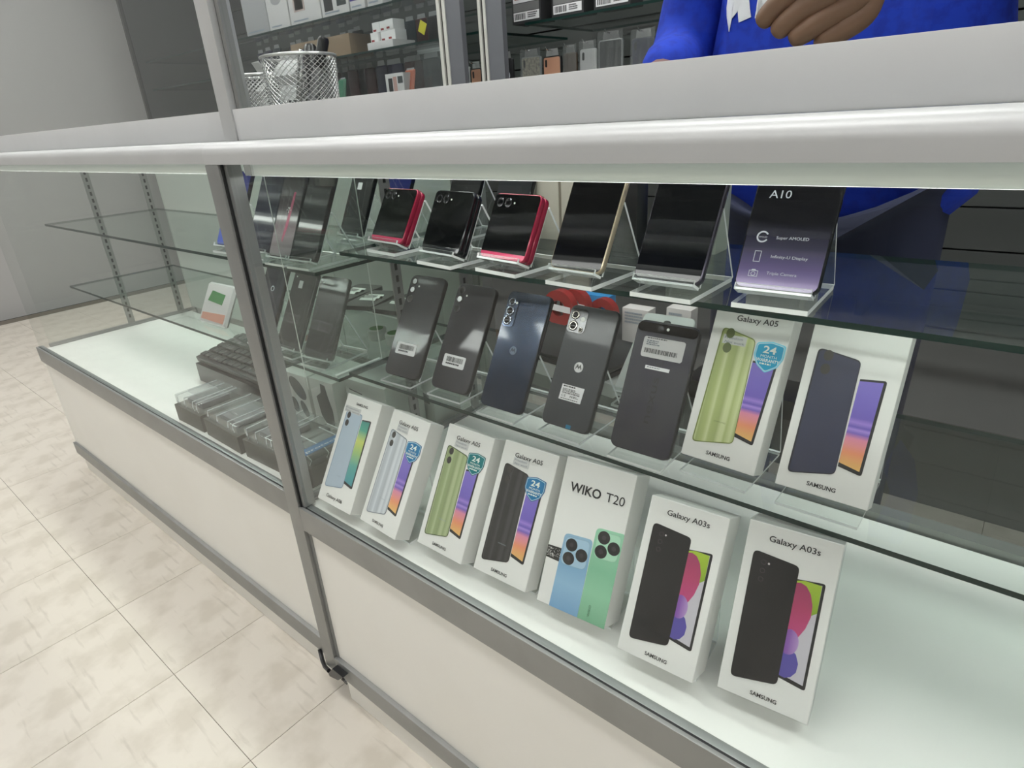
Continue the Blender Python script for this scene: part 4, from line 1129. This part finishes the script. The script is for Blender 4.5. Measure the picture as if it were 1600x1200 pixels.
# boxes on the upper glass shelf
WB = P('case_box_white', (.66, .65, .63), .45)
row = [(380, 418, 'grey-white case box at the far end of the glass shelf', P('case_box_grey', (.40, .40, .40), .45), 'g'), (418, 452, 'tall grey-white case box beside the outline-print box', WB, 'n'),
       (453, 503, 'white case box with rose phone outline print', WB, 'r'), (504, 548, 'white case box with black phone and dark case print', WB, 'k'),
       (549, 573, 'white and purple case box with printed label', WB, 'p'), (576, 601, 'white case box with plain printed label', WB, 'w')]
for u0, u1, lab, m, kd in row:
    pa, pb = at(u0, 25, 1.43), at(u1, 25, 1.43); w = pb.x - pa.x - .006
    pics = []
    if kd == 'r': pics = [('printed_phone', [(.15, .30), (.52, .30), (.52, .95), (.15, .95)], P('rose_print', (.50, .40, .36), .4)), ('printed_phone_face', [(.20, .34), (.47, .34), (.47, .92), (.20, .92)], WB)]
    if kd == 'k': pics = [('printed_phone', [(.10, .14), (.42, .14), (.42, .95), (.10, .95)], INK), ('printed_case', [(.58, .2), (.92, .2), (.92, .95), (.58, .95)], P('case_print', (.05, .06, .06), .4))]
    if kd == 'p': pics = [('printed_panel', [(.0, .22), (1, .22), (1, .9), (0, .9)], P('purple_print', s2l(70, 60, 130), .4))]
    if kd == 'n': pics = [('printed_oval', circ(.5, .7, .25, 16, .12), P('case_box_grey', (.40, .40, .40), .45))]
    b = upright_box('case_box', lab, 'box', (pa.x + w / 2 + .003, 1.43, 1.4815), w, .05, .17, 0, m, pics)
    textlines(b, -w * .40, w * .30, .010, .020, 1, -.0008, mat=P('print_grey', (.30, .36, .42), .4), seed=int(u0))
# hanging packs between the shelves of the closed bay
rnd = random.Random(11)
COLS = [(.012, .014, .05), (.02, .02, .022), (.03, .012, .03), (.014, .03, .04), (.05, .012, .015), (.018, .03, .018), (.03, .03, .07), (.02, .018, .05)]
NAMES = ['navy', 'black', 'plum', 'teal', 'maroon', 'dark green', 'indigo', 'violet']


def hang_pack(label, x, y, ztop, w, h, m, bagm=None, group=None, tint=None, hook=True):
    t = empty('case_pack', (x, y, ztop - h)); tag(t, label, 'phone case', group)
    bm = bmesh.new(); rounded_body(bm, w, h * .86, .010, .008, n=4)
    o = new_obj('case', bm, m, t, smooth=True); o.location = (-w / 2, 0, 0)
    if tint:
        i = mslab('case_back', rr(.004, .004, w - .004, h * .86 - .004, .006, 4), -.0006, .0006, tint, o)
        mslab('camera_cutout', rr(.010, h * .86 - .034, .019, h * .86 - .010, .004, 4), -.0010, .0004, INK, i)
    mslab('header_card', [(-w * .34, h * .865), (w * .34, h * .865), (w * .30, h), (-w * .30, h)], .003, .0015, P('header_grey', (.30, .30, .30), .5), t)
    if bagm:
        bm = bmesh.new(); n = 6
        for q in range(n):
            x0 = -w * .53 + q * w * 1.06 / n; x1 = x0 + w * 1.06 / n; y0, y1 = -.005 - .004 * (q % 2), -.005 - .004 * ((q + 1) % 2)
            a = [bm.verts.new(p) for p in ((x0, y0, h * .30), (x1, y1, h * .30), (x1, y1 + .002, h * 1.02), (x0, y0 + .003, h * 1.0))]
            c = [bm.verts.new((p.co.x, p.co.y + .0006, p.co.z)) for p in a]
            bm.faces.new(a); bm.faces.new(c[::-1])
            for k in range(4): bm.faces.new((a[k], c[k], c[(k + 1) % 4], a[(k + 1) % 4]))
        new_obj('plastic_bag', bm, bagm, t)
    if hook:
        bm = bmesh.new(); tube(bm, [(0, .10, h * .965), (0, -.02, h * .965), (0, -.03, h * .985), (0, -.032, h * 1.03)], .0025, 6); new_obj('hook', bm, CHROME, t, smooth=True)
    return t


BAG = GL('crinkled_bag', (.88, .88, .88), ior=1.6, rough=.1, milk=.05)
for zt, n, hh in ((1.462, 16, .115), (1.315, 16, .15)):
    for k in range(n):
        u = (400 if zt > 1.4 else 520) + k * ((300 if zt > 1.4 else 175) / n)
        x = at(u, 80, 1.62).x; ci = rnd.randrange(8)
        hang_pack('%s phone case hanging in a dense row behind the cabinet glass' % NAMES[ci], x, 1.62 + rnd.uniform(-.03, .03), zt, .07, hh, P('pack_%d' % ci, COLS[ci], .3, coat=.4), group='dark %s cases behind the cabinet glass' % NAMES[ci], hook=False)
# cardboard box, small white boxes
CARD = P('cardboard', (.30, .21, .13), .7)
p0, p1 = at(455, 80, 1.45), at(547, 70, 1.45)
upright_box('cardboard_box', 'open brown cardboard box on the cabinet shelf', 'box', ((p0.x + p1.x) / 2, 1.45, 1.3315), p1.x - p0.x, .12, .085, 0, CARD)
p0, p1 = at(574, 70, 1.42), at(613, 60, 1.42); wt = p1.x - p0.x
tr = empty('box_tray', ((p0.x + p1.x) / 2, 1.42, 1.3315)); tag(tr, 'small white tray holding little white boxes', 'tray')
mbox('tray', -wt / 2, wt / 2, 0, .12, .0003, .028, WB, tr, .001)
for i, (sx, zz) in enumerate(((-.34, .0), (.0, .0), (.34, .0), (-.30, .0365), (.30, .0365), (.0, .0365))):
    mm = upright_box('charger_box', 'little white box %s the white tray' % ('standing in' if zz == 0 else 'piled above'), 'box', (tr.location.x + sx * wt, 1.44 + .01 * (i % 2), 1.3315 + .0285 + zz), wt * .29, .06, .036, 0, WHITE, [('red_stripe', [(.1, .1), (.5, .1), (.5, .3), (.1, .3)], P('stripe_red', s2l(150, 50, 50), .4))], group='little white boxes %s the tray' % ('in' if zz == 0 else 'piled over'))
o = mbox('price_tag', -.018, .018, -.001, .001, -.02, .02, P('yellow_tag', s2l(215, 205, 40), .5)); pt = at(660, 43, 1.46); o.location = pt; o.rotation_euler = (0, .5, 0); tag(o, 'yellow price tag among the hanging cases', 'price tag')
# white box with rose phone, orange and white pack, bag
pa = at(605, 145, 1.42); pb = at(633, 145, 1.42); w = pb.x - pa.x
upright_box('case_box', 'white case box with rose phone print, below the tray', 'box', (pa.x + w / 2, 1.42, 1.155), w, .04, at(605, 116, 1.42).z - 1.155, 0, WB, [('printed_phone', [(.15, .0), (.38, .0), (.38, .8), (.15, .8)], INK), ('printed_phone', [(.42, .0), (.62, .0), (.62, .85), (.42, .85)], P('rose_print2', (.52, .32, .28), .4)), ('printed_panel', [(.68, .55), (.95, .55), (.95, .85), (.68, .85)], P('case_print', (.05, .06, .06), .4))])
wshelf(-4.35, XS - .02, 1.154, 1.405, 1.93, 'lowest wall cabinet glass shelf holding bagged accessories')
for lab, u, v, mm, ww, hh in (('silver plastic bag of accessories leaning behind the cabinet glass', 655, 110, BAG, .19, .17), ('small bag with orange print behind the cabinet glass', 640, 108, P('bag_orange', s2l(190, 110, 85), .4), .06, .10), ('green accessory pack behind the cabinet glass', 537, 140, P('pack_green', s2l(60, 120, 90), .4), .05, .10)):
    c = at(u, v, 1.47); bgo = lean_root('accessory_bag', c.x - ww / 2, 1.47 + (.03 if ww > .1 else -.03), 1.1545, 0, 14); tag(bgo, lab, 'bag')
    bm = bmesh.new(); loft(bm, [[(q[0], yy, q[1]) for q in rr(i, i * .5, ww - i, hh - i, .004)] for i, yy in ((.008, 0), (0, .010), (.008, .02))]); new_obj('pouch', bm, mm, bgo, smooth=True)
    mslab('top_seal', [(.008, hh - .010), (ww - .008, hh - .010), (ww - .008, hh + .006), (.008, hh + .006)], .009, .002, P('header_grey', (.30, .30, .30), .5), bgo)
# open bay: boxes with barcode labels on the shelf
for i, (u0, u1, lab) in enumerate(((800, 845, 'dark box with red and white top print and barcode label on the cabinet shelf'), (862, 912, 'dark box with white barcode label between two others on the cabinet shelf'), (928, 985, 'dark box with barcode label beside the person in blue'))):
    pa, pb = at(u0, 20, 1.52), at(u1, 12, 1.52); w = pb.x - pa.x
    b = upright_box('accessory_box', lab, 'box', (pa.x + w / 2, 1.52, 1.3455), w, .08, .15, 0, P('dark_box', (.03, .03, .032), .45))
    lb = mslab('barcode_label', [(-w * .44, .010), (w * .44, .010), (w * .44, .036), (-w * .44, .036)], -.0008, .0008, STICK, b)
    bm = bmesh.new(); rn = random.Random(i); xq = -w * .40
    while xq < -w * .02:
        wd = rn.uniform(.001, .003); slab(bm, [(xq, .014), (xq + wd, .014), (xq + wd, .032), (xq, .032)], -.0012, .0004); xq += wd + rn.uniform(.001, .003)
    new_obj('barcode', bm, INK, lb); textlines(lb, w * .05, w * .40, .014, .032, 3, -.0012, seed=i)
    mslab('grey_band', [(-w * .44, .038), (w * .44, .038), (w * .44, .062), (-w * .44, .062)], -.0008, .0008, P('band_grey', (.18, .18, .18), .5), b)
    tp = mslab('top_label', [(-w * .44, .064), (w * .44, .064), (w * .44, .10), (-w * .44, .10)], -.0008, .0008, STICK, b)
    textlines(tp, -w * .38, w * .36, .07, .095, 3, -.0012, mat=P('stripe_red', s2l(150, 50, 50), .4), seed=30 + i)
# open bay: hanging cases
CLR = P('clear_case', (.32, .33, .33), .2, coat=.5)
for lab, u0, u1, v, m, bagm, tint in (
        ('black case with white round emblem on a hook beside the door stile', 779, 801, 88, P('pack_1', COLS[1], .3, coat=.4), None, None),
        ('bagged clear case with beige pattern on a hook', 813, 845, 85, CLR, BAG, P('beige_pattern', (.50, .46, .36), .5, noise=(.25, .22, .18), nscale=120)),
        ('rose gold case with black rim on a hook', 847, 877, 84, BLACK, None, P('rose_gold', s2l(196, 146, 120), .4)),
        ('brown and grey bagged case beside the rose gold case', 880, 901, 78, P('brown_case', (.10, .07, .05), .4), BAG, None),
        ('white case in a clear bag on a hook', 905, 932, 72, P('white_case', (.60, .60, .60), .35), BAG, P('white_case_back', (.66, .66, .66), .4)),
        ('clear case in a shiny crinkled bag on a hook', 934, 974, 58, CLR, BAG, P('dark_inside', (.03, .03, .032), .3)),
        ('navy case with camera window on a hook beside the blue sleeve', 986, 1024, 55, P('navy_case', (.02, .02, .05), .3), BAG, P('navy_case_back', (.03, .03, .065), .4)),
        ('white-rimmed case between the two door stiles', 722, 733, 100, P('white_case', (.60, .60, .60), .35), None, None),
        ('copper case with dark camera oval between the door stiles', 734, 752, 103, BLACK, None, P('copper_case', s2l(176, 128, 104), .4))):
    pa, pb = at(u0, v, 1.56), at(u1, v, 1.56)
    t = hang_pack(lab, (pa.x + pb.x) / 2, 1.56, pa.z + .012, (pb.x - pa.x) * .94, .165, m, bagm, tint=tint)
    if 'emblem' in lab:
        icon('round_emblem', ringp(0, .085, .018, .0145), t, -.0012)
        mslab('emblem_dome', [(-.011, .083), (.011, .083), (.008, .094), (0, .098), (-.008, .094)], -.0012, .0008, STICK, t)
# low shelf seen through the counter
LSH = mbox('low_shelf', -1.9, .4, 1.19, 1.365, .32, .335, CABG); tag(LSH, 'low grey shelf behind the counter with red rolls and packs', 'shelf')
for sx in (-1.88, -.75, .37): mbox('bracket', sx, sx + .02, 1.20, 1.36, .0005, .3195, CABG, LSH)
for lab, u, v, rd in (('red tape roll with white band, in front of two others', 872, 482, .062), ('red tape roll half hidden by a phone', 896, 478, .056), ('red tape roll beside the white packs', 940, 490, .050)):
    yr = 1.20 + .032 * (rd < .06) + .032 * (rd < .052)
    c = at(u, v, yr); t = empty('tape_roll', (c.x, yr, .3355)); tag(t, lab, 'tape roll')
    n = 28
    def ringy(rad, yy, zc): return [(rad * math.cos(2 * math.pi * k / n), yy, zc + rad * math.sin(2 * math.pi * k / n)) for k in range(n)]
    bm = bmesh.new(); loft(bm, [ringy(rd * .45, 0, rd), ringy(rd, 0, rd), ringy(rd, .03, rd), ringy(rd * .45, .03, rd), ringy(rd * .45, 0, rd)], False, False)
    new_obj('roll', bm, P('tape_red', s2l(150, 40, 40), .35, coat=.3), t, smooth=True)
    mslab('white_band', [(-rd * .8, rd * .9), (rd * .8, rd * .8), (rd * .8, rd * 1.15), (-rd * .8, rd * 1.25)], -.001, .001, STICK, t)
    t.location.z = max(.3355, c.z - rd)
    if t.location.z > .34:
        mbox('stand_block', -rd * .6, rd * .6, 0, .03, .3356 - t.location.z, .0, CABG, t)
for nm, lab, u0, u1, v, hh, m in (('accessory_box', 'bright blue box on the low shelf behind the red rolls', 905, 950, 470, .05, P('bright_blue', s2l(50, 140, 200), .4)), ('accessory_box', 'white pack with grey print on the low shelf', 972, 1012, 520, .10, WB), ('accessory_box', 'off-white pack beside the white pack on the low shelf', 1040, 1078, 520, .07, WB)):
    pa, pb = at(u0, v, 1.30), at(u1, v, 1.30); w = pb.x - pa.x
    top = at(u0, v - 12 if 'blue' in lab else 480, 1.30).z
    b = upright_box(nm, lab, 'box', ((pa.x + pb.x) / 2, 1.30, .3355), w, .05, max(.03, top - .3355), 0, m)
    if 'white' in lab: textlines(b, -w * .4, w * .35, (top - .3355) * .55, (top - .3355) * .9, 4, -.0008, mat=P('print_grey', (.30, .36, .42), .4), seed=int(u0))

# ================================================================== PERSON BEHIND THE COUNTER
def skin_mesh(name, verts, edges, radii, mat, parent, root=0, sub=2):
    bm = bmesh.new(); ly = bm.verts.layers.skin.verify()
    vs = [bm.verts.new(Vector(v)) for v in verts]
    for a, b in edges: bm.edges.new((vs[a], vs[b]))
    for i, v in enumerate(vs):
        r = radii[i]; v[ly].radius = r if isinstance(r, tuple) else (r, r)
        v[ly].use_root = (i == root)
    me = bpy.data.meshes.new(name); bm.to_mesh(me); bm.free(); me.materials.append(mat)
    o = bpy.data.objects.new(name, me); COL.objects.link(o); o.parent = parent
    m = o.modifiers.new('skin', 'SKIN'); m.use_smooth_shade = True; m.branch_smoothing = .6
    s = o.modifiers.new('sub', 'SUBSURF'); s.levels = sub; s.render_levels = sub
    return o


PX, PY = -.30, .80
pr = empty('person', (PX, PY, 0)); tag(pr, 'person in a bright blue sweatshirt with white lettering, one hand raised over the counter', 'person')
q = lambda x, y, z: (x - PX, y - PY, z)
SKINM = P('brown_skin', (.20, .105, .065), .5, bump=.05, nscale=300)
HOOD = P('blue_fleece', s2l(8, 52, 178), .85, noise=s2l(6, 42, 158), nscale=60, bump=.25)
JEAN = P('dark_jeans', (.012, .016, .045), .8)
V = []; Ed = []; Ra = []
def add(p, r, link=None):
    V.append(p); Ra.append(r)
    if link is not None: Ed.append((link, len(V) - 1))
    return len(V) - 1
pel = add(q(-.30, .80, .96), (.10, .07)); sp = add(q(-.30, .795, 1.15), (.11, .07), pel); ch = add(q(-.30, .79, 1.33), (.14, .09), sp); nb = add(q(-.30, .80, 1.45), (.055, .055), ch)
nk = add(q(-.30, .79, 1.50), .05, nb); jaw = add(q(-.30, .765, 1.555), (.055, .065), nk); hd = add(q(-.30, .775, 1.63), (.072, .088), jaw); tp = add(q(-.30, .785, 1.69), (.055, .07), hd)
for s, pts in ((-1, [((-.46, .80, 1.40), .05), ((-.575, .785, 1.135), .038), ((-.53, .60, 1.095), .030), ((-.515, .545, 1.088), .024)]), (1, [((-.14, .80, 1.40), .05), ((.0, .70, 1.19), .038), ((-.09, .47, 1.215), .029), ((-.125, .405, 1.205), .024)])):
    l = ch
    for p, r in pts: l = add(q(*p), r, l)
    if s < 0:
        palm = add(q(-.50, .50, 1.072), (.030, .016), l); fb = [((-.52, .465, 1.063), (-.522, .43, 1.058), (-.523, .405, 1.054)), ((-.502, .462, 1.064), (-.502, .422, 1.059), (-.502, .395, 1.054)), ((-.484, .464, 1.064), (-.482, .427, 1.059), (-.48, .402, 1.054)), ((-.468, .472, 1.062), (-.464, .442, 1.058), (-.461, .422, 1.054)), ((-.530, .505, 1.066), (-.547, .485, 1.060), (-.553, .465, 1.056))]
    else:
        palm = add(q(-.165, .345, 1.172), (.026, .018), l)
        fb = [((-.196, .318, 1.166), (-.238, .303, 1.150), (-.266, .300, 1.123)), ((-.190, .320, 1.150), (-.226, .305, 1.134), (-.250, .300, 1.113)), ((-.182, .326, 1.136), (-.212, .310, 1.120), (-.234, .303, 1.106)), ((-.172, .336, 1.126), (-.195, .320, 1.111), (-.212, .311, 1.099)), ((-.160, .318, 1.182), (-.185, .290, 1.186), (-.210, .278, 1.172))]
    for ff in fb:
        l2 = palm
        for k, p in enumerate(ff): l2 = add(q(*p), (.0140, .0132, .0105)[k], l2)
for s in (-1, 1):
    l = pel
    for p, r in (((PX + s * .10, .80, .90), .085), ((PX + s * .11, .79, .50), .058), ((PX + s * .11, .81, .12), .042), ((PX + s * .115, .79, .06), .04), ((PX + s * .12, .68, .035), .032)): l = add(q(*p), r, l)
skin_mesh('body', V, Ed, Ra, SKINM, pr)
# sweatshirt
V2 = [q(-.30, .80, .78), q(-.30, .795, 1.10), q(-.30, .79, 1.30), q(-.30, .80, 1.43), q(-.46, .80, 1.395), q(-.575, .785, 1.135), q(-.528, .60, 1.102), q(-.14, .80, 1.395), q(.0, .70, 1.19), q(-.085, .48, 1.217), q(-.55, .79, 1.26), q(-.05, .76, 1.29)]
E2 = [(0, 1), (1, 2), (2, 3), (2, 4), (4, 10), (10, 5), (5, 6), (2, 7), (7, 11), (11, 8), (8, 9)]
R2 = [(.30, .145), (.295, .14), (.235, .13), (.075, .075), (.075, .075), (.062, .062), (.045, .045), (.075, .075), (.06, .06), (.042, .042), (.068, .068), (.068, .068)]
hood = skin_mesh('sweatshirt', V2, E2, R2, HOOD, pr)
V3 = [q(-.30, .80, 1.00)]; E3 = []; R3 = [(.19, .125)]
for s in (-1, 1):
    l = 0
    for p, r in (((PX + s * .10, .80, .86), .10), ((PX + s * .11, .79, .50), .078), ((PX + s * .11, .81, .10), .068)):
        V3.append(q(*p)); R3.append(r); E3.append((l, len(V3) - 1)); l = len(V3) - 1
skin_mesh('trousers', V3, E3, R3, JEAN, pr)
for s in (-1, 1):
    skin_mesh('shoe', [q(PX + s * .115, .82, .052), q(PX + s * .118, .74, .048), q(PX + s * .12, .655, .042)], [(0, 1), (1, 2)], [(.045, .045), (.046, .044), (.042, .036)], BLACK, pr)
HAIR = P('black_hair', (.01, .009, .008), .6)
bm = bmesh.new()
rings = []
for k, (z, rx, ry) in enumerate(((1.60, .078, .088), (1.645, .084, .098), (1.69, .078, .092), (1.722, .052, .065), (1.735, .018, .022))):
    rings.append([(rx * math.cos(a), .79 - PY + .012 + ry * math.sin(a) * (1 if math.sin(a) > 0 else .72), z + (.0 if math.sin(a) > -.3 else .028 * (k < 2))) for a in [2 * math.pi * i / 24 for i in range(24)]])
loft(bm, rings); new_obj('hair', bm, HAIR, pr, smooth=True)
for nm, pts, r, m in (('nose', [(0, -.092, 1.628), (0, -.112, 1.60), (0, -.100, 1.592)], [.008, .013, .010], SKINM), ('mouth', [(-.022, -.083, 1.562), (0, -.090, 1.560), (.022, -.083, 1.562)], [.004, .0065, .004], P('lips', (.16, .06, .05), .5))):
    bm = bmesh.new(); tube(bm, [(a, b, c) for a, b, c in pts], r, 8); new_obj(nm, bm, m, pr, smooth=True)
for s in (-1, 1):
    bm = bmesh.new(); bmesh.ops.create_uvsphere(bm, u_segments=12, v_segments=8, radius=.0115); e = new_obj('eye', bm, P('eye_white', (.7, .68, .65), .2), pr, smooth=True); e.location = (s * .031, -.078, 1.632)
    bm = bmesh.new(); bmesh.ops.create_uvsphere(bm, u_segments=10, v_segments=6, radius=.005); i_ = new_obj('iris', bm, INK, e, smooth=True); i_.location = (0, -.0085, 0)
    bm = bmesh.new(); lathe(bm, [(.004, 0), (.016, .003), (.018, .008), (.012, .010)], 12); e = new_obj('ear', bm, SKINM, pr, smooth=True); e.location = (s * .074, -.012, 1.615); e.rotation_euler = (0, s * 1.35, 0); e.scale = (1.5, .8, 1)
# chest lettering: the lower strokes of large rounded capitals
def letter(pts):
    bm = bmesh.new()
    f = bm.faces.new([bm.verts.new((p[0], p[1], p[2])) for p in pts])
    bmesh.ops.triangulate(bm, faces=[f]); bmesh.ops.subdivide_edges(bm, edges=bm.edges[:], cuts=5, use_grid_fill=True)
    o = new_obj('chest_letter', bm, P('white_print_cloth', (.78, .78, .80), .6), pr)
    m = o.modifiers.new('wrap', 'SHRINKWRAP'); m.target = hood; m.wrap_method = 'PROJECT'; m.use_project_x = m.use_project_z = False; m.use_project_y = True; m.use_positive_direction = True; m.use_negative_direction = True; m.offset = .0015
    m2 = o.modifiers.new('thick', 'SOLIDIFY'); m2.thickness = .001; m2.offset = 0
    return o
def px(l): return [(at(800 + a / 3.5556, b / 3.5556, .665) - Vector((PX, PY, 0))) for a, b in l]
letter(px([(1128, -60), (1160, -110), (1200, -130), (1200, -70), (1180, -30), (1165, 10), (1158, 60), (1162, 90), (1145, 168), (1130, 130), (1122, 90), (1120, 30)]))
letter(px([(1175, -110), (1245, -120), (1255, -40), (1265, 20), (1277, 85), (1204, 116), (1196, 50), (1165, 90), (1158, 60), (1185, 0)]))
letter(px([(1300, 92), (1330, 60), (1345, 20), (1340, -40), (1330, -110), (1385, -125), (1392, -60), (1392, 10), (1376, 60), (1345, 88)]))
letter(px([(1412, -120), (1470, -130), (1480, -30), (1445, 10), (1422, 50), (1412, 0)]))
